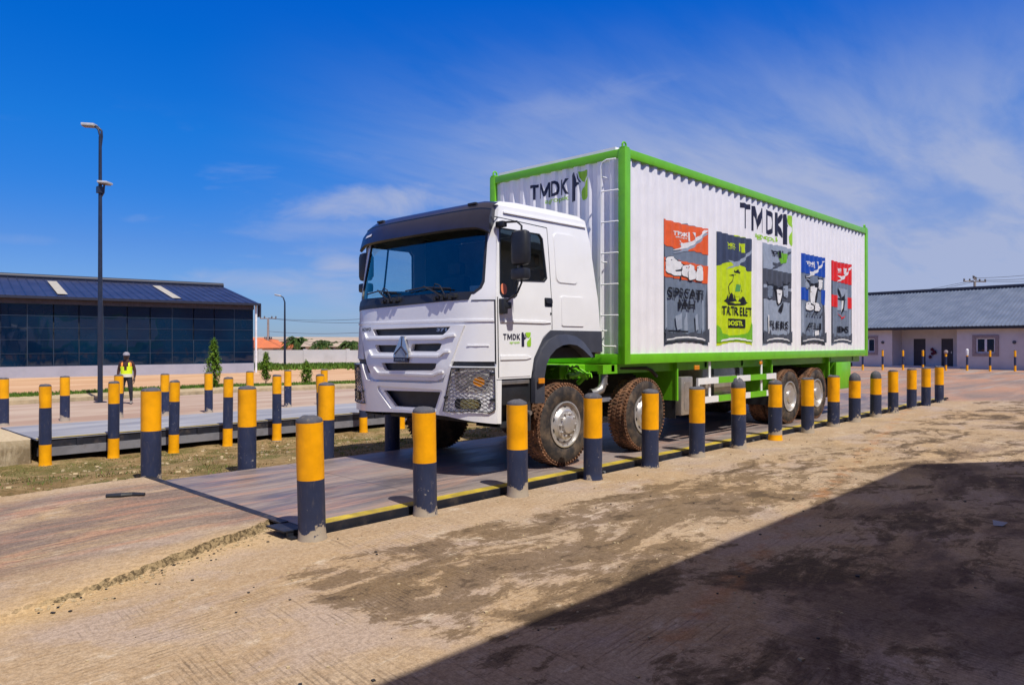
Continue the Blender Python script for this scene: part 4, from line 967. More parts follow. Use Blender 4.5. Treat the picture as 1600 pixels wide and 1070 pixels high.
corr(g, lambda a, z, o=0: Vector((CX1 - .03 - saw(a + CY1), -a, z)), -CY1, -CY1 + .12, -CY0 - .12, CZ0 + .15, CZ1 - .12)
g.faces.new([g.verts.new(p) for p in ((CX0 + .05, CY0 + .05, CZ1 + .01), (CX1 - .05, CY0 + .05, CZ1 + .01), (CX1 - .05, CY1 - .05, CZ1 + .01), (CX0 + .05, CY1 - .05, CZ1 + .01))])
box(g, CX0 + .03, CX0 + .20, CY0 + .2, CY1 - .2, CZ1 + .003, CZ1 + .05)
g.faces.new([g.verts.new(p) for p in ((CX0 + .05, CY0 + .05, CZ0 + .04), (CX0 + .05, CY1 - .05, CZ0 + .04), (CX1 - .05, CY1 - .05, CZ0 + .04), (CX1 - .05, CY0 + .05, CZ0 + .04))])
cb_ = obj('cargo_box', g, 'boxwhite', TR)
g = nb(); e = .012
for x in (CX0, CX1 - .15):
    for y in (CY0, CY1 - .13): box(g, x, x + .15, y, y + .13, CZ0 - .003, CZ1 + .004, 0, e)
for y in (CY0 + .004, CY1 - .124):
    box(g, CX0 + .148, CX1 - .148, y, y + .12, CZ0, CZ0 + .155, 0, e); box(g, CX0 + .148, CX1 - .148, y, y + .10, CZ1 - .135, CZ1, 0, e)
for x in (CX0 + .004, CX1 - .114):
    box(g, x, x + .11, CY0 + .128, CY1 - .128, CZ0, CZ0 + .155, 0, e); box(g, x, x + .10, CY0 + .128, CY1 - .128, CZ1 - .125, CZ1, 0, e)
for x in (CX0 + .06, CX1 - .09):
    for y in (CY0 + .065, CY1 - .065):
        box(g, x - .05, x + .08, y - .05, y + .05, CZ1 + .003, CZ1 + .03, 0, .006)
        tube(g, [(x - .035, y, CZ1 + .02), (x - .035, y, CZ1 + .075), (x - .01, y, CZ1 + .10), (x + .03, y, CZ1 + .10), (x + .055, y, CZ1 + .075), (x + .055, y, CZ1 + .02)], .016, 6)
obj('box_frame', g, 'green', cb_, smooth=30)
# ladder on the front wall
g = nb(); lx = CX0 - .10
tube(g, [(lx + .02, 6.46, 4.535), (lx - .02, 6.60, 4.535), (lx - .02, 6.68, 4.51), (lx - .02, 6.71, 4.45), (lx - .02, 6.72, 1.83), (lx - .02, 6.70, 1.75), (lx - .02, 6.64, 1.71), (lx + .02, 6.46, 1.71)], .014, 8)
for k in range(1, 6): z = 4.535 - k * (4.535 - 1.71) / 6; tube(g, [(lx - .02, 6.72, z), (lx + .02, 6.42, z)], .012, 6)
for z in (4.3, 3.0, 1.95): tube(g, [(lx - .02, 6.72, z), (lx + .14, 6.72, z)], .012, 6)
obj('ladder', g, 'white', cb_, smooth=50)
# painted lettering
bkS = brk(SX, CX0, CX1); bkF = brk(-CY1, -CY1, -CY0)
g = nb(); 
caps(g, [('T', 12.92, 13.30), ('M', 13.38, 13.90), ('D', 13.99, 14.36), ('K', 14.43, 14.82)], 3.94, 4.42, side, .003, 0, bkS)
logo_mark(g, 14.86, 15.34, 3.80, 4.46, side, .003, bkS, 0, 1, 2)
text(g, 'agropak', 13.50, 14.62, 3.79, 3.92, side, .003, 1, .025, bkS)
obj('side_lettering', g, ['navy', 'limetext', 'white'], cb_); g = nb()
caps(g, tmdk(-8.30, -7.50), 4.17, 4.42, front, .003, 0, bkF); logo_mark(g, -7.42, -7.08, 4.02, 4.50, front, .003, bkF, 0, 1, 2)
text(g, 'agropak', -7.98, -7.48, 4.05, 4.15, front, .003, 1, .01, bkF)
obj('front_lettering', g, ['navy', 'limetext', 'white'], cb_)
# sack banners painted on the flank
PM = ['p_orange', 'p_grey', 'p_greyl', 'p_navy', 'p_lime', 'p_blue', 'p_red', 'p_white', 'p_black', 'p_green', 'p_dgrey', 'p_cgreen']
PI = {k: i for i, k in enumerate(PM)}
def banner(x0, x1, z0, z1, draw):
    g = nb(); W_, H_ = x1 - x0, z1 - z0; lv = [0]
    def P(pts, m_, up=True):
        if up: lv[0] += 1
        patch(g, [(x0 + a * W_, z0 + b * H_) for a, b in pts], side, .002 + lv[0] * .0006, None, None, PI[m_], bkS)
    def T(s, a0, a1, b0, b1, m_, bold=.03):
        lv[0] += 1; text(g, s, x0 + a0 * W_, x0 + a1 * W_, z0 + b0 * H_, z0 + b1 * H_, side, .002 + lv[0] * .0006, PI[m_], bold, bkS)
    draw(P, T); return obj('sack_banner', g, PM, cb_)
def sack(P, body, hem='p_dgrey'):
    """pillow shaped sack outline: wavy top, curved bottom hem"""
    top = [(i / 8, 1 - .008 * (i % 2) - .006 * math.sin(i)) for i in range(9)]
    P([(0, .03), (0, 1)] + top + [(1, 1), (.985, .6), (1, .03)] + [(1 - i / 8, .0 + .035 * math.sin(pi * i / 8)) for i in range(9)][::1], body)
    if body in ('p_grey', 'p_greyl'):
        for a0, a1, b0, b1_, m_ in ((.0, .035, .05, .97, 'p_dgrey'), (.955, 1., .05, .58, 'p_dgrey'), (.06, .11, .13, .50, 'p_greyl'), (.46, .52, .08, .30, 'p_greyl'), (.90, .94, .12, .52, 'p_greyl'), (.20, .26, .06, .16, 'p_dgrey'), (.82, .88, .06, .16, 'p_dgrey')):
            P([(a0, b0), (a1, b0 + .02), (a1 - .005, b1_ * .6), (a0 + (a1 - a0) * .6, b1_), (a0, b1_ * .7)], m_)
def dark_hem(P, hem='p_dgrey', side_='p_grey'):
    P([(0, .03), (.02, .15), (.16, .10), (.33, .115), (.5, .10), (.66, .12), (.84, .10), (1, .15), (1, .03), (.75, .045), (.5, .05), (.25, .045)], hem)
    P([(.06, .055), (.3, .075), (.5, .08), (.7, .075), (.94, .055), (.94, .045), (.7, .062), (.5, .067), (.3, .062), (.06, .045)], 'p_white')
def fold(P, m_='p_greyl', b0=.86):
    P([(.32, b0 - .03), (.45, b0 - .045), (.62, b0 - .02), (.80, b0 + .04), (.94, b0 + .10), (1, b0 + .10), (.9, b0 + .05), (.72, b0 - .025), (.55, b0 - .075), (.30, b0 - .11), (.2, b0 - .12), (.42, b0 - .075)], m_)
def badge(P, T, m_='p_white', b=.9, w='TMDK', back=None):
    if back: P(ell(.42, b, .24, .052, 14, .12, 5), back)
    T(w, .24, .52, b - .012, b + .022, m_, .05); T('agro', .28, .50, b - .036, b - .02, m_, .02)
    P([(.56, b + .035), (.60, b + .035), (.61, b - .04), (.57, b - .04)], m_); P([(.63, b + .035), (.74, b + .04), (.73, b + .0), (.74, b - .045), (.68, b - .045), (.68, b)], m_)
def chick(P, cx, cz, s_=1, m_='p_white', ol='p_black'):
    for k, mm, o in ((1.10, ol, 0), (1, m_, 0)):
        P(ell(cx, cz, .155 * s_ * k, .042 * s_ * k, 16, .05, 3), mm); P(ell(cx - .06 * s_, cz + .035 * s_, .085 * s_ * k, .028 * s_ * k, 14, .05, 4), mm)
    P([(cx - .14 * s_, cz + .04 * s_), (cx - .19 * s_, cz + .034 * s_), (cx - .13 * s_, cz + .028 * s_)], ol); P(ell(cx - .08 * s_, cz + .042 * s_, .012, .004, 8), ol)
    P([(cx, cz - .01 * s_), (cx + .10 * s_, cz + .004 * s_), (cx + .09 * s_, cz - .010 * s_), (cx + .01 * s_, cz - .016 * s_)], ol)
    for d in (-.04, .05): P([(cx + d * s_, cz - .038 * s_), (cx + (d + .014) * s_, cz - .038 * s_), (cx + (d + .02) * s_, cz - .062 * s_), (cx + (d - .01) * s_, cz - .062 * s_)], ol)
def b1(P, T):
    sack(P, 'p_grey'); P([(0, .80), (0, 1), (.5, .992), (1, 1), (1, .775), (.7, .79), (.4, .775)], 'p_orange'); P([(0, .55), (0, .70), (1, .68), (.985, .53)], 'p_orange')
    fold(P, 'p_greyl', .86); fold(P, 'p_white', .885); badge(P, T, 'p_white', .905)
    chick(P, .27, .625, 1.45); chick(P, .56, .60, 1.0)
    for k, mm in ((1.0, 'p_black'), (.90, 'p_white')):
        for cx in (.60, .80): P([(cx - .09 * k, .555), (cx - .10 * k, .60), (cx - .05 * k, .63), (cx - .05 * k, .665), (cx, .665 + .015 * k), (cx + .05 * k, .66), (cx + .05 * k, .635), (cx + .10 * k, .60), (cx + .09 * k, .56), (cx, .555 - .012 * k)], mm)
    for cx in (.57, .77): P(ell(cx, .655, .010, .004, 8), 'p_black'); P([(cx - .03, .65), (cx - .07, .642), (cx - .03, .638)], 'p_orange')
    P([(.26, .24), (.36, .27), (.38, .15), (.29, .13)], 'p_greyl'); P([(.66, .25), (.76, .27), (.78, .14), (.68, .12)], 'p_greyl')
    T('SUPERSTARTR', .10, .90, .385, .470, 'p_black', .022); T('MASH', .30, .66, .300, .375, 'p_black', .03); P([(.0, .115), (.5, .11), (.5, .125), (.0, .13)], 'p_black'); dark_hem(P)
def b2(P, T):
    sack(P, 'p_lime'); P([(0, .70), (0, 1), (.5, .992), (1, 1), (.99, .70), (.86, .69), (.76, .72), (.62, .745), (.40, .755), (.22, .74), (.10, .715)], 'p_navy')
    fold(P, 'p_greyl', .80); badge(P, T, 'p_lime', .90)
    # hen: body, neck, head, comb and grass
    for k, mm in ((1.0, 'p_black'), (.90, 'p_lime')):
        P([(.50 - .17 * k, .47), (.50 - .19 * k, .53), (.50 - .13 * k, .58), (.48 - .06 * k, .64), (.50 - .03 * k, .665), (.54 + .06 * k, .66), (.58 + .05 * k, .62), (.60 + .06 * k, .56), (.60 + .09 * k, .50), (.58 + .02 * k, .455 - .004 * k), (.46, .45 - .008 * k)], mm)
    P([(.46, .665), (.47, .69), (.51, .675), (.54, .695), (.57, .672), (.60, .68), (.59, .655)], 'p_black'); P([(.40, .645), (.33, .632), (.42, .628)], 'p_black'); P(ell(.50, .645, .014, .005, 8), 'p_black')
    P([(.52, .56), (.66, .55), (.62, .50), (.50, .49)], 'p_green')
    R = random.Random(5); pts = [(.18, .40)]
    for i in range(12): pts.append((.20 + i * .055, .40 + R.uniform(.0, .065) * (i % 2 + .3)))
    pts += [(.86, .40), (.7, .375), (.4, .365), (.26, .37)]; P(pts, 'p_black'); P([(.34, .39), (.5, .405), (.66, .39), (.5, .382)], 'p_lime')
    T('STARTER PELLET', .10, .92, .275, .355, 'p_black', .02); P(rrect(.26, .74, .165, .245, .012), 'p_black'); T('BOOSTER', .30, .70, .182, .228, 'p_lime', .04)
    P([(0, .03), (.0, .19), (.10, .12), (.3, .09), (.6, .10), (.85, .12), (.93, .22), (1, .2), (1, .03), (.75, .045), (.5, .05), (.25, .045)], 'p_cgreen'); P([(.06, .05), (.3, .07), (.5, .075), (.7, .07), (.94, .05), (.94, .04), (.5, .06), (.06, .038)], 'p_white')
def beast(P, cx, cz, s_, m_='p_white', ol='p_black'):
    P([(cx - .10 * s_, cz + .05 * s_), (cx - .16 * s_, cz + .10 * s_), (cx - .10 * s_, cz + .085 * s_), (cx, cz + .07 * s_), (cx + .10 * s_, cz + .085 * s_), (cx + .16 * s_, cz + .10 * s_), (cx + .10 * s_, cz + .05 * s_), (cx + .07 * s_, cz - .05 * s_), (cx, cz - .08 * s_), (cx - .07 * s_, cz - .05 * s_)], ol)
    P([(cx - .08 * s_, cz + .05 * s_), (cx, cz + .06 * s_), (cx + .08 * s_, cz + .05 * s_), (cx + .05 * s_, cz - .05 * s_), (cx, cz - .07 * s_), (cx - .05 * s_, cz - .05 * s_)], m_)
    for d in (-1, 1): P(ell(cx + d * .045 * s_, cz + .02 * s_, .012, .006, 8), ol); P(ell(cx + d * .02 * s_, cz - .05 * s_, .010, .004, 8), ol)
def b3(P, T):
    sack(P, 'p_greyl'); P([(0, .60), (0, .75), (1, .74), (.99, .585)], 'p_dgrey'); P([(0, .46), (0, .56), (.25, .58), (.5, .55), (.8, .575), (1, .55), (.985, .44)], 'p_dgrey')
    fold(P, 'p_dgrey', .86); P([(.55, .93), (.85, .93), (.8, .84), (.6, .82)], 'p_cgreen'); badge(P, T, 'p_black', .915)
    beast(P, .22, .53, 1.0, 'p_grey'); beast(P, .80, .55, 1.0, 'p_greyl'); beast(P, .52, .49, 1.25, 'p_white')
    P([(.55, .36), (.63, .44), (.68, .42), (.60, .33)], 'p_black'); T('FRIENS', .16, .86, .165, .245, 'p_black', .018); P([(.1, .3), (.2, .3), (.2, .12), (.12, .12)], 'p_white'); dark_hem(P)
def b4(P, T):
    sack(P, 'p_grey'); P([(0, .79), (0, 1), (.5, .992), (1, 1), (1, .775)], 'p_blue'); P([(0, .50), (0, .63), (.28, .63), (.28, .49)], 'p_blue'); P([(.82, .48), (.82, .63), (1, .63), (.99, .46)], 'p_blue')
    badge(P, T, 'p_white', .90); fold(P, 'p_white', .86); beast(P, .26, .68, .9, 'p_greyl'); beast(P, .80, .69, .9, 'p_white'); beast(P, .50, .56, 1.7, 'p_white'); chick(P, .34, .42, .9); chick(P, .66, .42, .9)
    R = random.Random(8)
    for i in range(9): a = .22 + .07 * i; P([(a, .33), (a + .03, .37 + R.uniform(-.01, .02)), (a + .045, .335)], 'p_dgrey')
    T('ATRUH', .22, .80, .175, .25, 'p_black', .018); P([(.55, .16), (.66, .17), (.66, .10), (.56, .10)], 'p_white'); dark_hem(P)
def b5(P, T):
    sack(P, 'p_grey'); P([(0, .765), (0, 1), (.5, .992), (1, 1), (1, .745)], 'p_red'); P([(0, .46), (0, .60), (.30, .595), (.30, .455)], 'p_red'); P([(.74, .455), (.74, .59), (1, .585), (.99, .45)], 'p_red')
    badge(P, T, 'p_white', .90); fold(P, 'p_white', .87); P([(.3, .42), (.30, .69), (.75, .68), (.75, .42)], 'p_greyl')
    # horned antelope head
    P([(.38, .57), (.30, .66), (.34, .70), (.40, .62), (.50, .565), (.60, .62), (.66, .70), (.70, .66), (.62, .57), (.74, .56), (.62, .535), (.58, .44), (.52, .37), (.46, .44), (.40, .535), (.28, .56)], 'p_black')
    P([(.46, .54), (.56, .54), (.55, .45), (.51, .40), (.48, .45)], 'p_white'); P([(.30, .40), (.38, .36), (.5, .33), (.62, .36), (.70, .40), (.62, .35), (.5, .31), (.38, .35)], 'p_red')
    T('LEMS', .22, .80, .155, .23, 'p_black', .018); dark_hem(P)
for (a, b_, zt), fn_ in zip(((10.22, 11.66, 3.77), (12.03, 13.44, 3.77), (13.90, 15.20, 3.765), (15.73, 17.06, 3.72), (17.50, 18.80, 3.70)), (b1, b2, b3, b4, b5)): banner(a, b_, 1.71, zt, fn_)

# ------------------------------------------------------------ GROUND
ID = lambda a, b, o=0: Vector((a, b, o))
def slab(name, loops, z1, z0, mat, st=None):
    g = nb(); patch(g, loops, lambda a, b, o: Vector((a, b, o)), z1, z0, st); fixn(g); return struct(obj(name, g, mat))
g = nb(); 
for i in range(24):
    pass
g.faces.new([g.verts.new((2600 * cos(2 * pi * k / 48) + 30, 2600 * sin(2 * pi * k / 48) + 30, -.82)) for k in range(48)]); struct(obj('ground', g, 'far'))
slab('concrete_yard', [(-60, -60), (140, -60), (140, 46), (62, 36), (26.05, 22), (26.05, 5.9), (3.5, 5.9), (3.5, 2.0), (-60, 2.0)], 0, -.81, 'yard')
def ss(t): t = max(0, min(1, t)); return t * t * (3 - 2 * t)
from mathutils import noise as mnoise
def hn(x, y, s=1.): return mnoise.noise(Vector((x * s, y * s, 3.1)))
def hramp(x, y):
    pts = [(-6, 5.0), (0, 5.25), (1.49, 5.62), (1.97, 5.80), (2.5, 6.04), (2.83, 6.15), (3.5, 6.50)]
    ye = lerp(x, pts); w = .03 + .06 * ss((2.2 - x) / 2.2)
    H = .072 * ss((x + .1) / 3.2) if x < 3.5 else .072
    yy = y + .05 * hn(x, y, 4) + .035 * hn(x, y, 13) + .015 * hn(x, y, 31)
    e = ss((yy - ye) / w) * H
    far = ss((9.80 - yy) / .10)
    return max(0, e) * (1 if y < 9.6 else far) + .004 * hn(x, y, 3) * ss((y - 2.1) / .5) * ss((3.45 - x) / .2) - (.05 * (1 - far) if y > 9.6 else 0)
def grid(dst, xs, ys, h):
    V = [[dst.verts.new((x, y, h(x, y))) for y in ys] for x in xs]
    for i in range(len(xs) - 1):
        for j in range(len(ys) - 1): dst.faces.new((V[i][j], V[i + 1][j], V[i + 1][j + 1], V[i][j + 1]))
    return V
def steps(a, b, st):
    n = max(1, int(round((b - a) / st))); return [a + (b - a) * i / n for i in range(n + 1)]
g = nb()
xs = steps(-60, -3, 4)[:-1] + steps(-3, .4, .2)[:-1] + steps(.4, 3.5, .035)
ys = [2.0, 3.0, 4.0, 4.6, 5.0] + steps(5.2, 6.9, .03) + steps(7.2, 9.5, .25) + steps(9.6, 9.86, .03)
V = grid(g, xs, ys, hramp)
for a, b in zip(V[-1], V[-1][1:]): g.faces.new((a, b, g.verts.new((b.co.x, b.co.y, -.81)), g.verts.new((a.co.x, a.co.y, -.81))))
top = [r[-1] for r in V]
for a, b in zip(top, top[1:]): g.faces.new((a, b, g.verts.new((b.co.x, b.co.y, -.5)), g.verts.new((a.co.x, a.co.y, -.5))))
fixn(g); struct(obj('approach_ramp', g, 'ramp', smooth=40))
# verge between the two weighbridges: drops towards the far one
def hverge(x, y):
    t = ss((y - 10.2) / 6.3); return -.03 - .72 * t + .035 * hn(x, y, 1.1) + .02 * hn(x, y, 4)
g = nb(); grid(g, steps(-60, -2, 3)[:-1] + steps(-2, 12, .16)[:-1] + steps(12, 26.04, .5), steps(9.34, 17.6, .14) + [19, 21.2], lambda x, y: hverge(x, y) - (.12 * ss((9.95 - y) / .2) if x < 3.5 else 0)); struct(obj('verge', g, 'soil', smooth=60))
g = nb(); R = random.Random(11)
def blade(dst, x, y, z, h, w, lean=.5, mi=0):
    a = R.uniform(0, 2 * pi); dx, dy = cos(a) * w, sin(a) * w; b = R.uniform(0, 2 * pi); lx, ly = cos(b) * h * lean * R.random(), sin(b) * h * lean * R.random()
    f = dst.faces.new([dst.verts.new((x - dx, y - dy, z)), dst.verts.new((x + dx, y + dy, z)), dst.verts.new((x + lx, y + ly, z + h))]); f.material_index = mi
cnt = 0
while cnt < 3600:
    x, y = R.uniform(-1.5, 15), R.uniform(9.6, 17.4)
    if x < 3.5 and y < 9.95: continue
    if hn(x, y, .8) + .5 * hn(x, y, 2.7) < R.uniform(-.25, .35): continue
    cnt += 1
    for k in range(7): q, w = x + R.uniform(-.07, .07), y + R.uniform(-.07, .07); blade(g, q, w, hverge(q, w) - .01, R.uniform(.015, .055), .008, .9, 1 if R.random() < .75 else 0)
gr = obj('dry_grass', g, ['grass', 'drygrass']); gr['kind'] = 'stuff'; 
g = nb()
for k in range(420):
    x, y = R.uniform(-.5, 12), R.uniform(10, 17.2); z = hverge(x, y); s_ = R.uniform(.012, .035); box(g, x - s_, x + s_, y - s_ * .7, y + s_ * .7, z - s_ * .3, z + s_ * .6, 0, 0, Matrix.Rotation(R.uniform(0, 3), 3, 'Z') @ Matrix.Rotation(.4, 3, 'X'))
for k in range(900):
    x, y = R.uniform(.3, 14) , R.uniform(1.2, 5.8)
    if k < 260: x = R.uniform(1.3, 3.4); y = 5.62 + (x - 1.49) * .42 + abs(R.gauss(0, .16)) * -1 + .03
    if x < 3.5 and hramp(min(x, 3.4), y) > .03: continue
    s_ = R.uniform(.0025, .0095) if k % 9 else R.uniform(.007, .014); box(g, x - s_, x + s_, y - s_, y + s_, -.002, s_ * .9, 1 if k % 5 == 0 else 0, 0, Matrix.Rotation(R.uniform(0, 3), 3, 'Z'))
pb = obj('pebbles', g, ['kerb', 'dark']); pb['kind'] = 'stuff'
# far road, kerb, strip, sand lot
slab('road', [(-60, 20.85), (26.04, 20.85), (26.04, 27.0), (18.76, 27.5), (14.4, 29.0), (5.9, 28.3), (-60, 27.4)], -.25, -.81, 'road')
kl = [(-60, 27.45), (5.9, 28.32), (9.5, 28.75), (14.4, 29.05), (18.76, 27.55), (26.0, 26.7)]
def ribbon(pts, w): 
    L_, R_ = [], []
    for i, p in enumerate(pts):
        a = Vector(pts[max(0, i - 1)]); b = Vector(pts[min(len(pts) - 1, i + 1)]); d = (b - a).normalized(); n = Vector((-d.y, d.x))
        L_.append(tuple(Vector(p))); R_.append(tuple(Vector(p) + n * w))
    return L_ + R_[::-1]
slab('kerb', ribbon(kl, .22), -.12, -.3, 'kerb')
kl2 = [(p[0], p[1] + .215) for p in kl]
slab('kerb_strip', ribbon(kl2, 2.6), -.16, -.4, 'kerb')
kl3 = [(p[0], p[1] + 2.7) for p in kl]
slab('sand_lot', [(p[0], p[1] + 2.2) for p in kl] + [(60, 30), (60, 120), (-60, 120)], -.215, -.81, 'sand')
g = nb()
for k in range(22000):
    x = R.uniform(-8, 26); y = lerp(x, kl3) + R.uniform(-.3, 1.5) * (.75 + .4 * hn(x, 0, .5)); blade(g, x, y, -.22, R.uniform(.06, .20), .04, .6)
gg = obj('green_grass', g, ['grass']); gg['kind'] = 'stuff'
g = nb()
for k in range(26000):
    t = R.random(); x = 24 + 26 * t; y = 57.9 - 11.2 * t - abs(R.gauss(0, 2.0)) - .3; blade(g, x, y, -.22, R.uniform(.12, .45) * (1 + .6 * hn(x, y, .4)), .09, .6)
gg = obj('wall_grass', g, ['grass']); gg['kind'] = 'stuff'

# ------------------------------------------------------------ WEIGHBRIDGES
wb = thing('weighbridge', (3.5, 7.6, 0), 'muddy steel vehicle scale under the lorry, its near edge painted yellow', 'weighbridge')
g = nb(); box(g, 3.53, 26.0, 5.985, 9.31, .045, .07); obj('deck', g, 'deck', wb)
g = nb(); box(g, 3.53, 26.0, 5.97, 5.984, -.06, .069); 
obj('edge_plate', g, 'beam', wb)
g = nb(); box(g, 3.56, 26.0, 5.988, 6.135, .071, .0735); obj('edge_stripe', g, 'edgeyellow', wb)
g = nb()
for y in (6.10, 9.15): box(g, 3.6, 26, y, y + .04, -.42, .044); box(g, 3.6, 26, y - .06, y + .1, -.46, -.42)
for i in range(30): x = 3.7 + i * .78; box(g, x, x + .03, 6.0, 9.25, -.3, .04)
for x in (7.9, 8.02, 12.5, 17.2): box(g, x, x + .03, 5.935, 5.968, -.2, .02, 1)
for i in range(7): x = 9.5 + i * 2.1; box(g, x, x + .75, 5.93, 5.962, -.10, -.012, 1)
fixn(g); obj('beam', g, ['beam', 'beamgrey'], wb)
g = nb(); box(g, 3.44, 3.528, 6.3, 9.7, .06, .076); box(g, 3.44, 3.50, 5.95, 6.3, .03, .045); box(g, 3.30, 3.72, 5.98, 6.30, .052, .066, 0, 0, Matrix.Rotation(.04, 3, 'Y')); box(g, 3.34, 3.68, 5.985, 6.0, -.07, .055); box(g, 3.335, 3.50, 5.905, 5.98, -.09, .02)
obj('end_plate', g, 'beam', wb)
wb2 = thing('weighbridge', (4.15, 19.2, -.25), 'empty grey vehicle scale on steel beams beyond the grass verge', 'weighbridge')
g = nb(); box(g, 4.15, 26, 17.72, 20.8, -.27, -.24); obj('deck', g, 'deckgrey', wb2)
g = nb(); box(g, 4.15, 26, 17.71, 17.80, -.2385, -.236); obj('edge_stripe', g, 'edgeyellow', wb2)
g = nb(); box(g, 4.2, 26, 17.74, 17.78, -.44, -.271); box(g, 4.2, 26, 17.70, 17.9, -.62, -.44, 1); box(g, 4.2, 26, 20.6, 20.7, -.62, -.271); box(g, 4.2, 26, 18.1, 18.2, -.7, -.271)
for i in range(8): x = 4.9 + i * 2.6; box(g, x, x + .12, 17.70, 17.745, -.62, -.28)
obj('beam', g, ['beam', 'beamgrey'], wb2)
g = nb(); P = [(-30, 17.72), (4.05, 17.72), (4.10, 17.85), (4.10, 20.8), (-30, 20.8)]
patch(g, P, lambda a, b, o: Vector((a + (0 if o < -.3 or a < 0 else -.015), b, o + (.012 * hn(a, b, 3) if o > -.5 else 0))), -.238, -.95, .25); fixn(g); struct(obj('far_ramp', g, 'block', smooth=40))
# small things lying on the concrete
g = nb(); tube(g, [(2.70, 8.72, .088), (2.82, 8.62, .092), (2.93, 8.60, .088), (3.02, 8.50, .090)], [.022, .028, .026, .018], 7); tag(obj('rubber_strip', g, 'black'), 'short dark strip lying on the concrete ramp before the lorry', 'debris')
g = nb(); v = [g.verts.new(p) for p in ((8.28, 1.43, .01), (8.36, 1.40, .035), (8.40, 1.48, .012), (8.33, 1.52, .045), (8.26, 1.50, .008))]
g.faces.new((v[0], v[1], v[3])); g.faces.new((v[1], v[2], v[3])); g.faces.new((v[0], v[3], v[4])); tag(obj('wrapper', g, 'p_greyl'), 'crumpled blue-grey scrap on the shaded concrete', 'litter')

# ------------------------------------------------------------ BOLLARDS
def bollard_bm(H, bands, r=.121, seed=1, cap=None, scruff=0):
    """bands: list of (z_top, material index) from the foot up"""
    Rr = random.Random(seed); prof = [(r + .012, -.25, 1), (r + .010, .0, bands[0][1]), (r + .003, .035, bands[0][1])]; z = .035
    for zt, mi in bands:
        n = max(2, int((zt - z) / .05))
        for i in range(1, n + 1): prof.append((r, z + (zt - z) * i / n, mi))
        z = zt; prof[-1] = (r, zt, None)
    # material of a ring segment is that of its lower vertex
    out = []; k = 0
    for p in prof:
        m_ = p[2]
        if m_ is None:
            k += 1; m_ = bands[min(k, len(bands) - 1)][1] if k < len(bands) else bands[-1][1]
        out.append((p[0], p[1], m_))
    g = nb(); lathe(g, out, (0, 0, 0), 'Z', 28)
    dx, dz, da = Rr.uniform(0, 6.28), Rr.uniform(.55, .95) * H, Rr.uniform(.006, .016)
    for v in g.verts:
        if v.co.z > .05:
            a = math.atan2(v.co.y, v.co.x); rr = math.hypot(v.co.x, v.co.y)
            d = math.exp(-((math.remainder(a - dx, 2 * pi)) / .5) ** 2 - ((v.co.z - dz) / .07) ** 2) * da + .0018 * mnoise.noise(Vector((a * 2, v.co.z * 5, seed)))
            k = (rr - d) / rr if rr > 0 else 1; v.co.x *= k; v.co.y *= k
    for v in g.verts:
        if v.co.z < .02 and v.co.z > -.1:
            a = math.atan2(v.co.y, v.co.x); q = 1 + .10 * max(0, mnoise.noise(Vector((cos(a) * 2, sin(a) * 2, seed)))); v.co.x *= q; v.co.y *= q
    fixn(g); zc = bands[-1][0]
    c = nb(); hh = H - zc
    lathe(c, [(r - .004, zc - .01), (r - .004, zc + hh * .12), (r * .93, zc + hh * .42), (r * .78, zc + hh * .68), (r * .52, zc + hh * .88), (r * .2, zc + hh * .985), (0, H)], (0, 0, 0), 'Z', 24)
    for v in c.verts:
        if v.co.z > zc: v.co.z += .010 * mnoise.noise(v.co * 14 + Vector((seed, 0, 0))) + scruff * .03 * max(0, mnoise.noise(v.co * 22))
    fixn(c); return g, c
ORD = ['first', 'second', 'third', 'fourth', 'fifth', 'sixth', 'seventh', 'eighth', 'ninth', 'tenth', 'eleventh', 'twelfth', 'thirteenth', 'fourteenth', 'fifteenth', 'sixteenth']
def make_bollard(loc, H, bands, seed, label, group, scruff=0, r=.121, mats=('b_yellow', 'b_black')):
    t = thing('bollard', (0, 0, 0), label, 'bollard', group); a, c = bollard_bm(H, bands, r, seed, None, scruff)
    obj('post', a, list(mats), t, smooth=40); obj('cap', c, 'b_cap', t, smooth=60); t.location = loc; return t
random.seed(4)
near = [(3.62, 5.80), (4.90, 5.80), (6.12, 5.77)]
near_px = [(489, 838), (668, 803), (810, 778), (927, 750), (1018, 732), (1091, 716), (1158, 703), (1213, 690), (1262, 678), (1299, 668), (1333, 661), (1365, 653), (1392, 647), (1418, 640), (1441, 635), (1459, 630)]
NX = [3.50, 4.80, 6.13, 7.56, 8.87, 10.17, 11.50, 12.92, 14.43, 15.88, 17.15, 18.65, 19.98, 21.64, 23.05, 24.50]
NY = [5.98, 5.89, 5.76, 5.80, 5.75, 5.74, 5.69, 5.70, 5.73, 5.80, 5.78, 5.83, 5.83, 5.90, 5.92, 5.98]
NYc = [5.83, 5.82, 5.77, 5.78, 5.76, 5.75, 5.72, 5.72, 5.73, 5.76, 5.76, 5.78, 5.78, 5.80, 5.81, 5.82]
look = ['thick striped bollard with a chipped foot at the corner of the near weighbridge', 'striped bollard with a dented yellow band, second along the near edge', 'striped bollard standing before the front wheel and step', 'striped bollard between the two front wheels of the lorry', 'striped bollard overlapping the second front wheel, patched at its foot', 'striped bollard below the first sack banner, before the battery box', 'striped bollard with a rough broken top before the side guard', 'striped bollard with an extra yellow ring at its foot', 'striped bollard between the two rear wheels', 'striped bollard just behind the rearmost wheel', 'striped bollard with a tall dark domed top', 'striped bollard with a dark rounded cap below the rear corner of the box', 'fourth striped bollard from the far end of the near row', 'third striped bollard from the far end of the near row', 'next to last striped bollard of the near row', 'farthest striped bollard of the near row, at the end of the weighbridge']
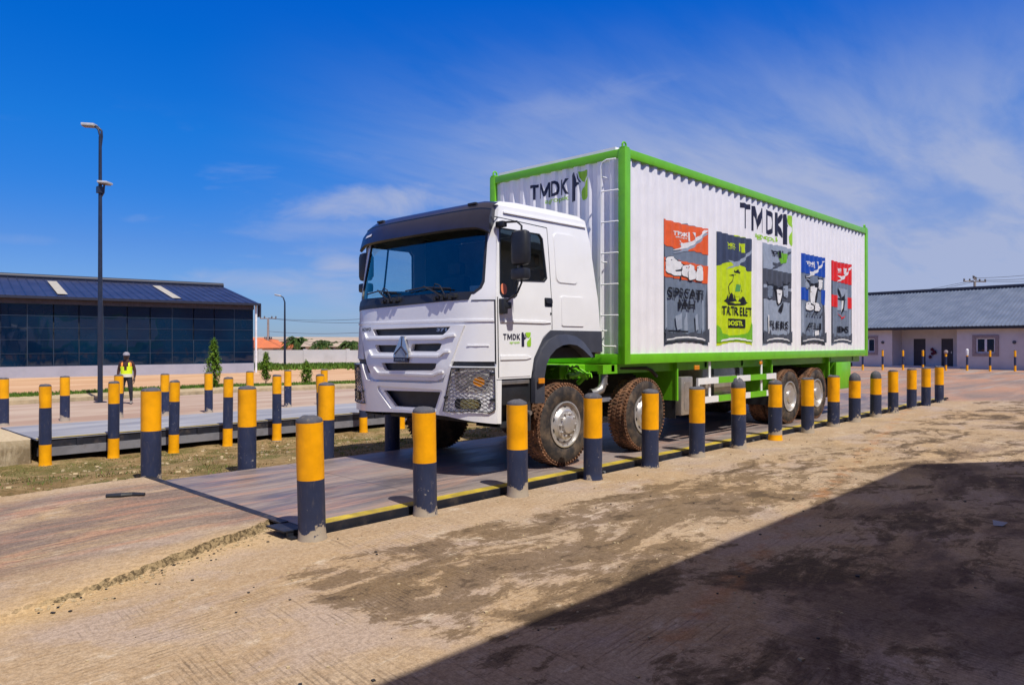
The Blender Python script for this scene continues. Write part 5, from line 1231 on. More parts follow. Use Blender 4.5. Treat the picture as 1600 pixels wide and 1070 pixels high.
tilts = [(-.0, -.022), (.0, -.012), (0, -.004), (0, -.01), (0, 0), (0, 0), (0, -.004), (0, .004), (0, -.006), (0, -.012), (0, 0), (0, -.006), (0, .004), (0, .0), (0, .0), (0, .0)]
protos = {}
for i, (x, y) in enumerate(zip(NX, NYc)):
    if i == 7: t = make_bollard((x, y, 0), 1.09, [(.10, 0), (.60, 1), (1.01, 0)], 40 + i, look[i], 'bollards along the near weighbridge', 1)
    elif i == 6: t = make_bollard((x, y, 0), 1.15, [(.57, 1), (1.01, 0)], 40 + i, look[i], 'bollards along the near weighbridge', 3)
    elif i in (10, 11): t = make_bollard((x, y, 0), 1.10, [(.54, 1), (.92, 0)], 40 + i, look[i], 'bollards along the near weighbridge', 0, .125)
    elif i < 5: t = make_bollard((x, y, 0), 1.11, [(.54, 1), (1.048, 0)], 40 + i, look[i], 'bollards along the near weighbridge', .3)
    else:
        if 's' not in protos: protos['s'] = t = make_bollard((x, y, 0), 1.085, [(.53, 1), (1.045, 0)], 40 + i, look[i], 'bollards along the near weighbridge', 1)
        else: t = dup(protos['s'], (x, y, 0), look[i], random.uniform(0, 6))
    t.rotation_euler = (tilts[i][0] + random.uniform(-.008, .008), tilts[i][1] + random.uniform(-.006, .006), t.rotation_euler.z)
fl = ['striped bollard at the left end of the near weighbridge, on its far side', 'second striped bollard on the far side of the near weighbridge', 'striped bollard with a dark lower half, left of the lorry bumper', 'dark lower half of a striped bollard behind the lorry bumper']
for i, (x, y) in enumerate([(3.56, 9.80), (4.68, 9.46), (5.90, 9.46), (7.12, 9.46)]):
    if i == 0: p0 = make_bollard((x, y, -.02), 1.21, [(.66, 1), (1.165, 0)], 71, fl[0], 'bollards on the far side of the near weighbridge')
    else: dup(p0, (x, y, -.03), fl[i], 1.3 * i, (0, -.012))
n2 = [(4.24, 17.42), (5.52, 17.36), (6.78, 17.30), (8.06, 17.30), (9.36, 17.30), (10.66, 17.28), (11.98, 17.25), (13.3, 17.25)]
n2l = ['tall three-banded bollard beside the mossy concrete block, far left', 'tall three-banded bollard nearest the foot of the lamp post', 'tall three-banded bollard just behind a thick nearer bollard', 'tall three-banded bollard below the columnar tree', 'tall three-banded bollard with a pale top, before the road', 'three-banded bollard peeping out behind a nearer bollard beside the bumper', 'yellow foot of a bollard seen under the far lamp of the lorry', 'yellow foot of a bollard seen under the lorry bumper intake']
for i, (x, y) in enumerate(n2):
    if i == 0: p0 = make_bollard((x, y, hverge(x, y)), 1.68, [(.43, 0), (1.19, 1), (1.63, 0)], 81, n2l[0], 'three-banded bollards before the far weighbridge', .6, .114)
    else: dup(p0, (x, y, hverge(x, y)), n2l[i], 1.1 * i, (random.uniform(-.01, .01), random.uniform(-.028, -.005)))
f2 = [(4.32, 21.40), (5.66, 21.45), (6.90, 21.30), (8.05, 21.15), (9.26, 21.08), (10.55, 21.15), (11.82, 21.15), (13.05, 21.0)]
f2l = ['striped bollard cut by the left edge of the picture', 'striped bollard with a pale chipped top left of the lamp post', 'striped bollard just left of the person in the yellow vest', 'striped bollard showing only its yellow top above nearer bollards, right of the person', 'slim striped bollard left of the columnar tree', 'striped bollard just right of the columnar tree, mostly hidden', 'striped bollard left of the small far plant, beside the road', 'yellow topped bollard behind the one beside the lorry bumper']
for i, (x, y) in enumerate(f2):
    if i == 0: p0 = make_bollard((x, y, -.25), 1.17, [(.66, 1), (1.13, 0)], 91, f2l[0], 'bollards beyond the far weighbridge', .6, .114)
    else: dup(p0, (x, y, -.25), f2l[i], 1.7 * i, (0, random.uniform(-.01, .004)))
rb = [(51.74, 18.06), (51.33, 16.72), (52.25, 15.76), (53.19, 14.78), (54.11, 13.82), (53.86, 12.41), (54.81, 11.41), (54.54, 10.09), (55.64, 8.94)]
rbl = ['thin post half hidden below the rear of the cargo box', 'thin yellow and black post before the window behind the lorry', 'thin yellow and black post just left of the porch', 'thin yellow and black post before the left porch door', 'thin yellow and black post between the two porch doors', 'thin post with a cloth tied on top before the right porch door', 'thin post with a white cap between door and window', 'thin yellow and black post below the white framed window', 'thin yellow and black post at the right end of the office wall']
for i, (x, y) in enumerate(rb):
    if i == 0: p0 = make_bollard((x, y, 0), 1.36, [(.36, 0), (.92, 1), (1.31, 0)], 95, rbl[0], 'thin posts along the office', 0, .065)
    else: t = dup(p0, (x, y, 0), rbl[i], i)
    if i == 5: g = nb(); lathe(g, [(.02, -.12), (.10, -.1), (.13, .0), (.09, .10), (0, .12)], (x, y, 1.22), 'Z', 10); obj('cloth_wrap', g, 'surround', t).location = (0, 0, 0)
    if i == 6: g = nb(); lathe(g, [(.075, -.25), (.09, -.1), (.09, .10), (.06, .16), (0, .18)], (x, y, 1.25), 'Z', 10); obj('white_sleeve', g, 'whiteframe', t).location = (0, 0, 0)

# ------------------------------------------------------------ GLASS BUILDING (left)
AG = math.atan2(-.1528, .98825); DG = Vector((cos(AG), sin(AG), 0)); NG = Vector((-DG.y, DG.x, 0)); OG = Vector((23.87, 47.23, 0))
gbt = thing('glass_building', OG, 'long dark blue glass building with a dark metal roof and two pale skylights', 'building')
def GB(u, d, z): return OG + DG * u + NG * d + Vector((0, 0, z))       # u along the front (negative = left), d depth
def gbox(bm, u0, u1, d0, d1, z0, z1, mi=0):
    vs = box(bm, u0, u1, d0, d1, z0, z1, mi); bmesh.ops.transform(bm, matrix=Matrix.Translation(OG) @ Matrix.Rotation(AG, 4, 'Z'), verts=vs)
LU = -44.
g = nb(); gbox(g, LU, 0, 0, .25, -.3, .43); gbox(g, -.25, 0, .25, 16.5, -.3, 4.45); gbox(g, LU, 0, 16.4, 16.7, -.3, 4.4); gbox(g, LU, LU + .3, .25, 16.5, -.3, 4.4)
obj('wall', g, 'plinth', gbt)
g = nb(); gbox(g, LU, 0, .28, .34, .42, 4.1); g2 = g
bays = 30; bw = -LU / 34
obj('backing', g, 'soffit', gbt)
for k in range(34):
    g = nb(); u0 = LU + k * bw; R_ = random.Random(k)
    t0 = R_.uniform(-.006, .006)
    f = g.faces.new([g.verts.new(GB(*p)) for p in ((u0 + .03, .10 + t0, .45), (u0 + bw - .03, .10 - t0, .45), (u0 + bw - .03, .10 + t0, 4.08), (u0 + .03, .10 - t0, 4.08))])
    q = obj('glass_panel', g, 'bglass', gbt)
g = nb()
for k in range(35): u = LU + k * bw; gbox(g, u - .018, u + .018, .085 if k % 3 == 0 else .075, .125, .43, 4.09 if k % 3 == 0 else 2.0)
for z in (.44, 1.18, 1.98, 2.68, 3.38, 4.07): gbox(g, LU, -.02, .080, .118, z - .012, z + .012)
obj('mullion', g, 'mullion', gbt)
g = nb()
gbox(g, LU, .0, .0, .08, 4.08, 4.40)
n = int(-LU / .16)
for k in range(n): u = LU + k * .16; gbox(g, u, u + .06, -.03, 0, 4.08, 4.40)
obj('fascia', g, 'fascia', gbt)
# roof: standing seam sheets rising to the ridge
RD, RZ, EZ = 8.3, 6.17, 4.47
g = nb()
def roofpt(u, t, lift=0): return GB(u, -.35 + t * (RD + .35), EZ + t * (RZ - EZ) + lift)
for a, b in ((0, 1),): g.faces.new([g.verts.new(p) for p in (roofpt(LU - .3, 0), roofpt(.3, 0), roofpt(.3, 1), roofpt(LU - .3, 1))])
g.faces.new([g.verts.new(p) for p in (GB(LU - .3, RD, RZ), GB(.3, RD, RZ), GB(.3, 2 * RD + .35, EZ), GB(LU - .3, 2 * RD + .35, EZ))])
g.faces.new([g.verts.new(p) for p in (GB(.0, .02, EZ - .03), GB(.0, 2 * RD, EZ - .03), GB(.0, RD, RZ - .03))])
k = LU
while k < .3:
    p, q = roofpt(k, 0, .0), roofpt(k, 1, .0)
    P = [roofpt(k - .05, 0, .002), roofpt(k, 0, .06), roofpt(k + .05, 0, .002)]; Q = [roofpt(k - .05, 1, .002), roofpt(k, 1, .06), roofpt(k + .05, 1, .002)]
    V = [g.verts.new(v) for v in P + Q]; g.faces.new((V[0], V[1], V[4], V[3])); g.faces.new((V[1], V[2], V[5], V[4])); k += .5
roof = obj('roof', g, 'blueroof', gbt)
g = nb(); tube(g, [GB(LU - .3, RD, RZ + .08), GB(.32, RD, RZ + .08)], .2, 10); obj('ridge_cap', g, 'roofdark', roof, smooth=50)
g = nb(); gbox(g, LU - .3, .32, -.45, -.33, EZ - .12, EZ + .03); gbox(g, .26, .34, -.45, .1, EZ - .9, EZ - .0); gbox(g, .05, .17, -.12, .0, -.3, EZ - .1, 1); obj('gutter', g, ['roofdark', 'whiteframe'], roof)
for u in (-11.4, -5.05):
    g = nb(); V = [g.verts.new(roofpt(a, t, .07)) for a, t in ((u, .10), (u + .52, .10), (u + .52, .80), (u, .80))]; g.faces.new(V)
    obj('skylight', g, 'skylight', roof)

# ------------------------------------------------------------ OFFICE BUILDING (right)
AR = math.atan2(.986, .1664); OR = Vector((58.81, 13.47, 0))
ofb = thing('office_building', OR, 'low pale building with a grey ribbed roof and a recessed porch with two dark doors', 'building')
def rbox(bm, k0, k1, d0, d1, z0, z1, mi=0, bev=0):
    """k along the front (positive = left), d depth away from the camera"""
    vs = box(bm, k0, k1, -d1, -d0, z0, z1, mi, bev); bmesh.ops.transform(bm, matrix=Matrix.Translation(OR) @ Matrix.Rotation(AR, 4, 'Z'), verts=vs)
def RBp(k, d, z): return Vector((k, -d, z))
MR = Matrix.Translation(OR) @ Matrix.Rotation(AR, 4, 'Z')
K0, K1 = -14.0, 30.0; PA, PB, PD = -.63, 3.85, 1.5
g = nb()
def wallfront(a, b, holes):
    bm = flat_bm([[(a, -.05), (b, -.05), (b, 3.0), (a, 3.0)]] + [[(x0, z0), (x0, z1), (x1, z1), (x1, z0)] for x0, x1, z0, z1 in holes])
    lay(g, bm, lambda p, q, o: MR @ Vector((p, -o, q)), 0, .2)
W1 = (-3.02, -1.85, 1.12, 2.14); W2 = (5.15, 6.25, 1.12, 2.14); W3 = (10, 11.2, 1.12, 2.14)
wallfront(K0, PA, [W1]); wallfront(PB, K1, [W2, W3])
rbox(g, PA - .2, PA, .2, PD, -.05, 3.0); rbox(g, PB, PB + .2, .2, PD, -.05, 3.0)
D1, D2 = (2.12, 2.98, .12, 2.12), (.22, 1.02, .12, 2.12)
bm = flat_bm([[(PA, -.05), (PB, -.05), (PB, 3.0), (PA, 3.0)]] + [[(x0, z0), (x0, z1), (x1, z1), (x1, z0)] for x0, x1, z0, z1 in (D1, D2)]); lay(g, bm, lambda p, q, o: MR @ Vector((p, -o - PD, q)), 0, .15)
rbox(g, K0, K1, 8.0, 8.2, -.05, 3.0); rbox(g, K0, K0 + .2, .2, 8, -.05, 3.0); rbox(g, K1 - .2, K1, .2, 8, -.05, 3.0)
rbox(g, PA - .3, PB + .3, -.25, PD, -.03, .11)
fixn(g); obj('wall', g, 'wallpink', ofb)
for (a, b, c, d) in (D1, D2):
    g = nb(); rbox(g, a + .0, b - .0, PD + .03, PD + .09, c, d); dd_ = obj('door', g, 'door', ofb)
    g = nb(); rbox(g, a + .08, a + .14, PD - .02, PD + .03, 1.05, 1.2); obj('handle', g, 'steel', dd_)
for (a, b, c, d) in (W1, W2, W3):
    g = nb()
    for q in ((a - .22, b + .22, d, d + .2), (a - .22, b + .22, c - .22, c), (a - .22, a, c, d), (b, b + .22, c, d)): rbox(g, q[0], q[1], -.06, .02, q[2], q[3])
    ww = obj('window', g, 'surround', ofb)
    g = nb()
    for q in ((a, b, d - .07, d), (a, b, c, c + .07), (a, a + .08, c, d), (b - .08, b, c, d), ((a + b) / 2 - .07, (a + b) / 2 + .07, c, d)): rbox(g, q[0], q[1], .04, .09, q[2], q[3])
    obj('window_frame', g, 'whiteframe', ww)
    g = nb(); rbox(g, a + .02, b - .02, .10, .12, c + .02, d - .02); obj('pane', g, 'wglass', ww)
for k in (-4.15, 4.55):
    g = nb(); lathe(g, [(.0, -.12), (.09, -.1), (.12, 0), (.0, .02)], MR @ Vector((k, 0, 1.85)), 'X', 12); obj('wall_lamp', g, 'greyplastic', ofb)
g = nb(); rbox(g, K0, K1, .0, 8.0, 2.86, 2.88); rbox(g, K0 - .3, K1, -.55, 0, 2.80, 2.83); rbox(g, K0 - .3, K1, -.60, -.52, 2.76, 2.96); obj('soffit', g, 'soffit', ofb)
g = nb(); RT = 5.2; RH = 5.95; E0 = 2.94
p = .125; k = K0 - .4; prev = None; idx = 0
while k < K1:
    for dk, up in ((0, 0), (.03, .05), (.06, .05), (.09, 0)):
        s_ = Vector((k + dk, .62, E0 + up)); t_ = Vector((k + dk, -RT, RH + up)); cur = (g.verts.new(MR @ s_), g.verts.new(MR @ t_))
        if prev: g.faces.new((prev[0], cur[0], cur[1], prev[1]))
        prev = cur
    k += .25
rf = [MR @ Vector(v) for v in ((K0 - .4, -RT, RH), (K1, -RT, RH), (K1, -10.6, 2.9), (K0 - .4, -10.6, 2.9))]; g.faces.new([g.verts.new(v) for v in rf])
g.faces.new([g.verts.new(MR @ Vector(v)) for v in ((K0, .0, 2.9), (K0, -10.4, 2.9), (K0, -RT, RH - .05))])
rfo = obj('roof', g, 'greyroof', ofb)
g = nb(); rbox(g, K0 - .4, K1, RT - .32, RT + .30, RH - .06, RH + .10); obj('ridge_cap', g, 'greyplastic', rfo)
g = nb()
for j, (dk, dz) in enumerate(((0, 1.32), (-.12, 1.18), (-.02, 1.02), (.10, .78), (-.16, 1.1))):
    c_ = MR @ Vector((1.62 + dk * 1.3, -PD + .12, dz)); lathe(g, [(.0, -.13), (.09, -.08), (.11, .03), (.05, .11), (0, .12)], c_, 'Z', 9)
tube(g, [MR @ Vector((1.62, -PD + .02, 1.45)), MR @ Vector((1.62, -PD + .15, 1.40))], .02, 6)
tag(obj('hanging_bundle', g, 'redbundle'), 'small dark red bundle hanging on the porch wall between the doors', 'bundle')

# ------------------------------------------------------------ boundary wall, far houses, poles, wires
g = nb(); A_, B_ = Vector((16, 62.3, 0)), Vector((62, 42.4, 0)); d_ = (B_ - A_).normalized(); n_ = Vector((-d_.y, d_.x, 0))
Lw = (B_ - A_).length; ang = math.atan2(d_.y, d_.x); nseg = 14
for i in range(nseg):
    c_ = A_ + d_ * (Lw * (i + .5) / nseg); h_ = 1.22 + .03 * random.uniform(-1, 1); obox(g, c_ + Vector((0, 0, (h_ - .3) / 2)), ang, Lw / nseg - .01, .2, h_ + .3)
for i in range(nseg + 1): c_ = A_ + d_ * (Lw * i / nseg); obox(g, c_ + Vector((0, 0, .5)), ang, .3, .3, 1.6)
tag(obj('boundary_wall', g, 'whitewall'), 'long pale boundary wall between the glass building and the lorry', 'wall')
def house(cx, cy, ang, L_, W_, h, rh, roofm, label, name='house', gable=False):
    t = thing(name, (cx, cy, -.5), label, 'house'); m_ = Matrix.Translation((cx, cy, 0)) @ Matrix.Rotation(ang, 4, 'Z')
    g = nb(); vs = box(g, -L_ / 2, L_ / 2, -W_ / 2, W_ / 2, -.8, h); bmesh.ops.transform(g, matrix=m_, verts=vs); obj('wall', g, 'wallpink', t)
    g = nb(); e_ = .5; k_ = 0 if gable else min(L_, W_) * .45
    V = [g.verts.new(m_ @ Vector(v)) for v in ((-L_ / 2 - e_, -W_ / 2 - e_, h), (L_ / 2 + e_, -W_ / 2 - e_, h), (L_ / 2 + e_, W_ / 2 + e_, h), (-L_ / 2 - e_, W_ / 2 + e_, h), (-L_ / 2 + k_, 0, rh), (L_ / 2 - k_, 0, rh))]
    for f in ((0, 1, 5, 4), (1, 2, 5), (2, 3, 4, 5), (3, 0, 4), (3, 2, 1, 0)): g.faces.new([V[i] for i in f])
    fixn(g); r_ = obj('roof', g, roofm, t)
    for s_ in (-1, 1):
        for x in (-L_ / 4, L_ / 4): g = nb(); vs = box(g, x - .6, x + .6, s_ * (W_ / 2 + .03) - .02, s_ * (W_ / 2 + .03) + .02, .1, 1.1); bmesh.ops.transform(g, matrix=m_, verts=vs); obj('window', g, 'wglass', t)
def at(px, d):                                              # bearing in the plan, d metres ahead
    r = (px - 800) / 1140 * d; return (FW.x * d + FW.y * r, FW.y * d - FW.x * r)
x, y = at(402, 85); house(x, y, .55, 11, 8, 1.3, 2.45, 'orangeroof', 'house with a hipped orange roof behind the boundary wall')
x, y = at(505, 92); house(x, y, -.55, 17, 8, 2.0, 2.6, 'tanroof', 'low long house with a tan sheet roof behind the palms', gable=True)
x, y = at(545, 80); house(x, y, -.55, 9, 7, 1.45, 2.2, 'tanroof', 'small tan roofed house nearest the lorry, behind the boundary wall', gable=True)
# street lamps
t = thing('street_lamp', (8.28, 27.35, -.25), 'tall dark lamp post with a floodlight halfway up, near the person', 'street lamp')
x, y = 8.28, 27.35; rx, ry = FW.y, -FW.x
g = nb(); tube(g, [(x, y, -.3), (x, y, 3), (x, y, 8.8)], [.085, .075, .05], 12); box(g, x - .16, x + .16, y - .16, y + .16, -.27, -.22); obj('pole', g, 'pole', t, smooth=50)
g = nb(); tube(g, [(x, y, 8.30), (x + rx * .06, y + ry * .06, 8.80), (x + rx * .05, y + ry * .05, 9.00), (x - rx * .08, y - ry * .08, 9.13), (x - rx * .2, y - ry * .2, 9.18)], .035, 8); tube(g, [(x, y, 8.80), (x - rx * .06, y - ry * .06, 9.05), (x - rx * .2, y - ry * .2, 9.18)], .035, 8); obj('bracket', g, 'pole', t, smooth=50)
def head(c, L_, W_, H_, ang, tilt, parent, name):
    g = nb(); vs = box(g, -L_ / 2, L_ / 2, -W_ / 2, W_ / 2, 0, H_, 0, min(H_, W_) * .3); m_ = Matrix.Translation(c) @ Matrix.Rotation(ang, 4, 'Z') @ Matrix.Rotation(tilt, 4, 'Y'); bmesh.ops.transform(g, matrix=m_, verts=vs); h = obj(name, g, 'lamphead', parent, smooth=40)
    g = nb(); vs = box(g, -L_ * .45, L_ * .35, -W_ * .4, W_ * .4, -.03, .004); bmesh.ops.transform(g, matrix=m_, verts=vs); obj('lens', g, 'lamplens', h)
AA = math.atan2(ry, rx)
head(Vector((x - rx * .38, y - ry * .38, 9.16)), .44, .26, .09, AA, .06, t, 'lamp_head')
head(Vector((x + rx * .16, y + ry * .16, 7.20)), .34, .40, .07, AA, .08, t, 'floodlight')
g = nb(); tube(g, [(x, y, 6.7), (x + rx * .12, y + ry * .12, 6.9), (x + rx * .14, y + ry * .14, 7.2)], .03, 6); box(g, x - .1, x + .1, y - .1, y + .1, 6.88, 7.1); obj('floodlight_bracket', g, 'pole', t)
x, y = at(445, 57); t = thing('street_lamp', (x, y, -.25), 'distant curved lamp post before the boundary wall, left of the palms', 'street lamp')
g = nb(); tube(g, [(x, y, -.3), (x, y, 2.5), (x, y, 5.0), (x - rx * .12, y - ry * .12, 5.35), (x - rx * .35, y - ry * .35, 5.5)], [.10, .085, .06, .045, .04], 8); obj('pole', g, 'pole', t, smooth=50)
head(Vector((x - rx * .55, y - ry * .55, 5.50)), .5, .2, .1, AA, .2, t, 'lamp_head')
# utility poles
def upole(px, d, ztop, label, arms):
    x, y = at(px, d); t = thing('utility_pole', (x, y, -.5), label, 'utility pole'); g = nb(); tube(g, [(x, y, -.8), (x, y, ztop)], [.17, .12], 8); obj('pole', g, 'concpole', t)
    for z, w, a in arms:
        ux, uy = cos(a), sin(a); g = nb(); tube(g, [(x - ux * w, y - uy * w, z), (x + ux * w, y + uy * w, z)], .07, 6); c_ = obj('crossarm', g, 'concpole', t)
        for k in (-.95, -.45, .45, .95):
            g = nb(); lathe(g, [(.04, 0), (.10, .06), (.05, .10), (.10, .15), (.05, .22), (0, .24)], (x + ux * w * k, y + uy * w * k, z + .05), 'Z', 8); obj('insulator', g, 'greyplastic', c_)
    return x, y
u1 = upole(419, 85, 4.6, 'thin grey utility pole right of the glass building', [(4.7, .95, AA), (2.3, .4, AA)])
u2 = upole(1523, 75, 8.1, 'utility pole top showing above the grey ribbed roof', [(8.15, 1.4, AA + .25), (8.4, 1.15, AA + .9)])
def wires(name, label, a, b, zs, sag, n=14, r=.018):
    g = nb()
    for (za, zb, o) in zs:
        P = []
        for i in range(n + 1): s_ = i / n; P.append((a[0] + (b[0] - a[0]) * s_ + o, a[1] + (b[1] - a[1]) * s_, za + (zb - za) * s_ - sag * 4 * s_ * (1 - s_)))
        tube(g, P, r, 4)
    tag(obj(name, g, 'wire'), label, 'wires')
wires('power_lines', 'thin power lines between the glass building and the lorry cab', u1, at(640, 60), [(4.75, 4.1, 0), (4.70, 3.7, .3), (3.2, 3.0, .1), (2.35, 2.2, 0)], .35)
wires('power_lines', 'thin power lines left of the office roof pole', u2, at(1250, 95), [(8.3, 6.9, 0), (8.2, 6.4, .5)], .5)
wires('power_lines', 'thin power lines leaving the frame above the grey roof', u2, at(1720, 68), [(8.5, 9.2, 0), (8.3, 8.7, .4), (8.2, 8.2, 0)], .3)

# ------------------------------------------------------------ plants
def leafq(g, p, s_, R, mi=0, up=.3, stretch=1.8):
    d = Vector((R.gauss(0, 1), R.gauss(0, 1), R.gauss(0, 1) * .6 + up)).normalized(); u, v = frame_of(d); L_ = s_ * stretch
    V = [g.verts.new(p), g.verts.new(p + d * L_ * .5 + u * s_ * .45 - Vector((0, 0, s_ * .1))), g.verts.new(p + d * L_ - Vector((0, 0, s_ * .5))), g.verts.new(p + d * L_ * .5 - u * s_ * .45 - Vector((0, 0, s_ * .1)))]
    f = g.faces.new(V); f.material_index = mi
def column_tree(x, y, z0, H, W_, n, label, seed, name='young_tree', bare=.22):
    R = random.Random(seed); t = thing(name, (x, y, z0), label, 'tree')
    g = nb(); tube(g, [(x, y, z0 - .05), (x + .02, y, z0 + H * .5), (x, y, z0 + H * .9)], [.03, .02, .006], 6)
    for k in range(10):
        h = z0 + H * (bare + .07 * k); a = R.uniform(0, 6.28); tube(g, [(x, y, h), (x + cos(a) * W_ * .35, y + sin(a) * W_ * .35, h - .05)], .006, 4)
    obj('trunk', g, 'trunk', t)
    g = nb()
    for c_ in range(n // 9):
        h = R.random(); prof = (math.sin(pi * min(1, (h * .96 + .04)) ** .8)) * .75 + .25 * (1 - h)
        a = R.uniform(0, 6.28); rr = W_ / 2 * prof * R.uniform(.35, 1.1); c0 = Vector((x + cos(a) * rr, y + sin(a) * rr, z0 + H * (bare + (1 - bare) * h)))
        for k in range(9): leafq(g, c0 + Vector((R.gauss(0, .035), R.gauss(0, .035), R.gauss(0, .05))), R.uniform(.035, .065), R, 0, -.5, 2.2)
    obj('crown', g, 'leaf', t)
column_tree(14.1, 31.6, -.22, 2.15, .68, 2600, 'tall columnar young tree before the glass building', 1, bare=.10)
column_tree(16.6, 31.7, -.22, 1.55, .50, 1300, 'slender young tree right of the glass building, bare at its foot', 2, bare=.25)
column_tree(18.3, 31.0, -.22, 1.15, .52, 1200, 'small young plant farthest right on the strip, beside the lorry', 3, bare=.05)
def palm(x, y, z0, hz_, rad, nf, label, seed):
    R = random.Random(seed); t = thing('palm_tree', (x, y, z0), label, 'palm'); g = nb(); tube(g, [(x, y, z0), (x + .1, y, hz_)], [.22, .16], 8); obj('trunk', g, 'trunk', t)
    g = nb()
    for k in range(nf):
        a = R.uniform(0, 6.28); el = R.uniform(.05, 1.25); L_ = rad * R.uniform(.75, 1.1); P = []
        for i in range(9):
            s_ = i / 8; P.append(Vector((x + cos(a) * L_ * s_ * cos(el), y + sin(a) * L_ * s_ * cos(el), hz_ + L_ * (s_ * math.sin(el) - .75 * s_ * s_))))
        tube(g, P, [.02] * 9, 3)
        for i in range(1, 9):
            for j in (0, .5):
                p_ = P[i - 1].lerp(P[i], j); d = (P[i] - P[i - 1]).normalized(); sd_ = d.cross(Vector((0, 0, 1))).normalized()
                for s2 in (-1, 1):
                    e_ = p_ + sd_ * s2 * .42 * rad / 2.4 * (1 - .5 * i / 9) + d * .25 - Vector((0, 0, .16)); g.faces.new([g.verts.new(p_ - d * .05), g.verts.new(p_ + d * .07), g.verts.new(e_)])
    obj('crown', g, 'leafdark', t)
for i, (px, d, z, r_, lab) in enumerate(((463, 78, 1.95, 2.0, 'tallest palm crown above the boundary wall, right of the distant lamp post'), (480, 80, 1.75, 1.9, 'second palm crown from the distant lamp post'), (503, 76, 1.6, 1.8, 'low palm crown above the middle of the boundary wall'), (519, 78, 1.5, 1.7, 'palm crown just right of the middle of the boundary wall'), (548, 76, 1.55, 1.8, 'palm crown nearest the lorry cab'))):
    x, y = at(px, d); palm(x, y, -.8, z, r_, 64, lab, 20 + i)

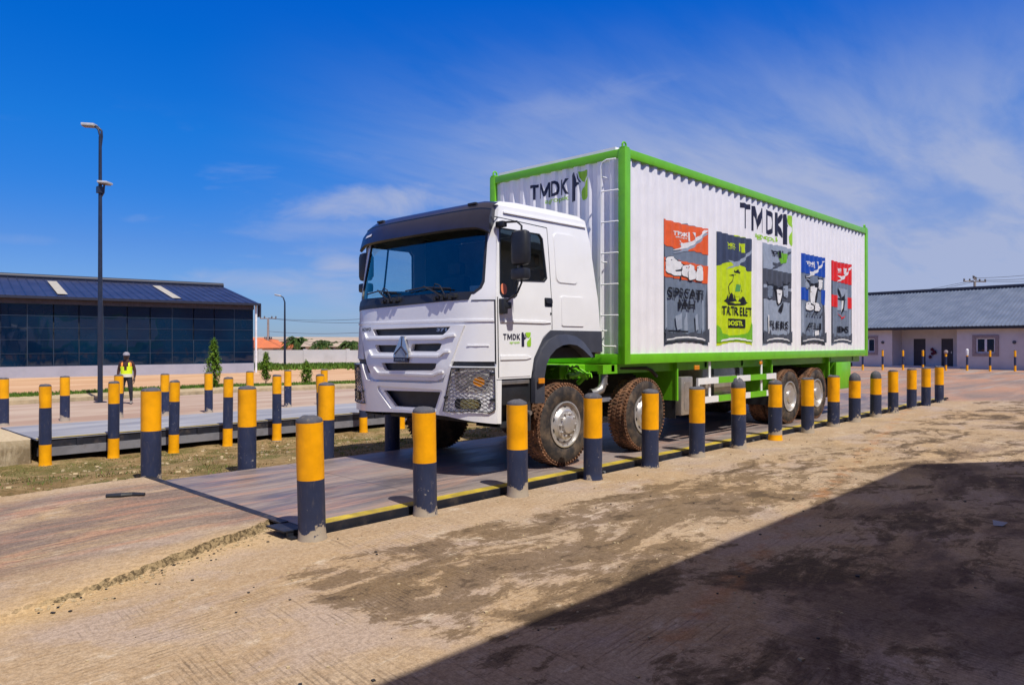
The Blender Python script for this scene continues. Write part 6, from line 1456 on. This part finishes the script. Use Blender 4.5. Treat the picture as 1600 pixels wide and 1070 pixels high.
# ------------------------------------------------------------ PERSON
def person():
    px_, py_ = 8.66, 25.98; t = thing('person', (px_, py_, -.25), 'person in a yellow safety vest and white cap standing near the lamp post', 'person')
    f_ = Vector((-FW.x, -FW.y, 0)); f_ = (f_ + Vector((.25, -.1, 0))).normalized(); s_ = Vector((-f_.y, f_.x, 0))   # s_ = the figure's left
    O = Vector((px_, py_, -.25)); P = lambda a, b, z: O + s_ * a + f_ * b + Vector((0, 0, z))
    V, E, Rd = [], [], []
    def add(p, r, par=None):
        V.append(p); Rd.append(r); i = len(V) - 1
        if par is not None: E.append((par, i))
        return i
    pel = add(P(0, 0, .92), .155); ab = add(P(0, .01, 1.06), .145, pel); chs = add(P(0, .01, 1.26), .165, ab); ns = add(P(0, 0, 1.40), .10, chs); nk = add(P(0, .01, 1.46), .06, ns)
    hd = add(P(0, .02, 1.54), .078, nk); hd2 = add(P(0, .025, 1.60), .092, hd); add(P(0, .02, 1.67), .070, hd2)
    add(P(0, .115, 1.565), .014, hd2)                                   # nose
    for a in (-1, 1):
        add(P(a * .095, .01, 1.575), .014, hd2)
        h = add(P(a * .095, 0, .86), .105, pel); k = add(P(a * .13, .02, .48), .068, h); c_ = add(P(a * .135, -.005, .30), .060, k); an = add(P(a * .14, -.01, .09), .042, c_); ft = add(P(a * .145, .05, .045), .042, an); add(P(a * .16, .16, .035), .034, ft)
        sh_ = add(P(a * .165, 0, 1.375), .075, ns); el = add(P(a * .245, -.03, 1.10), .050, sh_); fa = add(P(a * .25, .0, .98), .044, el); wr = add(P(a * .245, .045, .86), .030, fa)
        hb = add(P(a * .245, .06, .82), .034, wr); pm = add(P(a * .245, .07, .77), .032, hb)
        for j in range(4):
            o_ = (j - 1.5) * .019; ln = (.062, .075, .078, .068)[3 - j]
            b1_ = add(P(a * .246, .072 + o_, .745), .009, pm); b2_ = add(P(a * .240, .080 + o_, .745 - ln * .55), .008, b1_); add(P(a * .228, .086 + o_, .745 - ln), .007, b2_)
        t1 = add(P(a * .225, .10, .80), .011, hb); add(P(a * .218, .115, .765), .009, t1)
    me = bpy.data.meshes.new('body'); me.from_pydata([v - O for v in V], E, []); o = bpy.data.objects.new('body', me); COL.objects.link(o)
    md = o.modifiers.new('skin', 'SKIN'); md.use_smooth_shade = True
    for i, sv in enumerate(me.skin_vertices[0].data): sv.radius = (Rd[i], Rd[i] * (.78 if i < 4 else 1)); sv.use_root = (i == 0)
    sb = o.modifiers.new('sub', 'SUBSURF'); sb.levels = sb.render_levels = 2
    bpy.context.view_layer.update(); dg = bpy.context.evaluated_depsgraph_get(); m2 = bpy.data.meshes.new_from_object(o.evaluated_get(dg)); bpy.data.objects.remove(o)
    for n_ in ('skin', 'shirt', 'trouser', 'shoe'): m2.materials.append(M[n_])
    for f in m2.polygons:
        c = f.center; a = abs(c.dot(s_)); z = c.z
        f.material_index = 0 if z > 1.44 or (a > .20 and z < .88) else 1 if z > .93 or (a > .20 and z > .7) else 3 if z < .10 else 2
        f.use_smooth = True
    o = bpy.data.objects.new('body', m2); COL.objects.link(o); o.parent = t; WL[o.name] = O
    # vest: shell a little outside the torso, open at the neck
    g = nb(); prof = [(.90, .185, .145), (1.0, .180, .142), (1.12, .178, .142), (1.25, .190, .150), (1.36, .185, .130), (1.43, .13, .10)]
    seg = 28; rings = []
    for z, rx_, ry_ in prof: rings.append([g.verts.new(P(rx_ * math.sin(2 * pi * k / seg), .005 + ry_ * cos(2 * pi * k / seg), z - (.0 if z < 1.4 else .10 * max(0, cos(2 * pi * k / seg)) ** 3))) for k in range(seg)])
    for j, (a, b) in enumerate(zip(rings, rings[1:])):
        for k in range(seg):
            q = min(k, seg - k); arm = abs(q - seg / 4) < 2.2 and j >= 3
            if arm or (k in (0, seg - 1) and j >= 2) or (k in (1, seg - 2) and j >= 3): continue
            f = g.faces.new((a[k], a[(k + 1) % seg], b[(k + 1) % seg], b[k])); f.material_index = 2 if j == 0 else 1 if (q in (3, 4, 5) and j >= 3) else 0
    obj('safety_vest', g, ['vest', 'vestorange', 'vestsilver'], t, smooth=60)
    g = nb(); seg = 20; rings = []
    for z, r_ in ((1.615, .105), (1.66, .102), (1.70, .082), (1.725, .045), (1.73, .01)): rings.append([g.verts.new(P(r_ * math.sin(2 * pi * k / seg), .02 + r_ * 1.08 * cos(2 * pi * k / seg), z)) for k in range(seg)])
    for a, b in zip(rings, rings[1:]):
        for k in range(seg): g.faces.new((a[k], a[(k + 1) % seg], b[(k + 1) % seg], b[k]))
    br = [P(.085 * math.sin(a), .05 + .16 * max(.3, cos(a)), 1.615) for a in [(-1.4 + .28 * i) for i in range(11)]]; V_ = [g.verts.new(p) for p in br]; g.faces.new(V_)
    obj('cap', g, 'cap', t, smooth=60)
    g = nb()
    for a in (-.035, .035): lathe(g, [(.013, 0), (.0, .004)], P(a, .105, 1.60), 'Z', 6)
    tube(g, [P(-.025, .10, 1.535), P(.025, .10, 1.535)], .006, 5); obj('face_features', g, 'black', t)
person()
# building whose roof throws the large shadow over the yard (just behind the viewpoint)
sb_ = thing('shade_building', (-5, -6, 0), 'building just outside the picture whose straight shadow crosses the yard at lower right', 'building')
HS = 7.0; ys_ = 3.1 - HS * .5 / .87
g = nb(); P = [(-30, ys_ + .0), (10.95 - .05, ys_), (14.6, ys_ - 2.65), (60, ys_ - 1.6), (60, -22), (-30, -22)]
P = [(-30, ys_), (10.9, ys_), (13.0, ys_ - 1.55), (60, ys_ - 10), (60, -22), (-30, -22)]
patch(g, [P], lambda a, b, o: Vector((a, b, o)), HS, HS - .25); fixn(g); obj('roof', g, 'greyroof', sb_)
g = nb(); Q = [(-29, ys_ - .6), (10.6, ys_ - .6), (12.8, ys_ - 2.2), (59, ys_ - 10.5), (59, -21), (-29, -21)]; patch(g, [Q], lambda a, b, o: Vector((a, b, o)), HS - .26, -.02); fixn(g); obj('wall', g, 'shedwall', sb_)
bpy.context.view_layer.update()
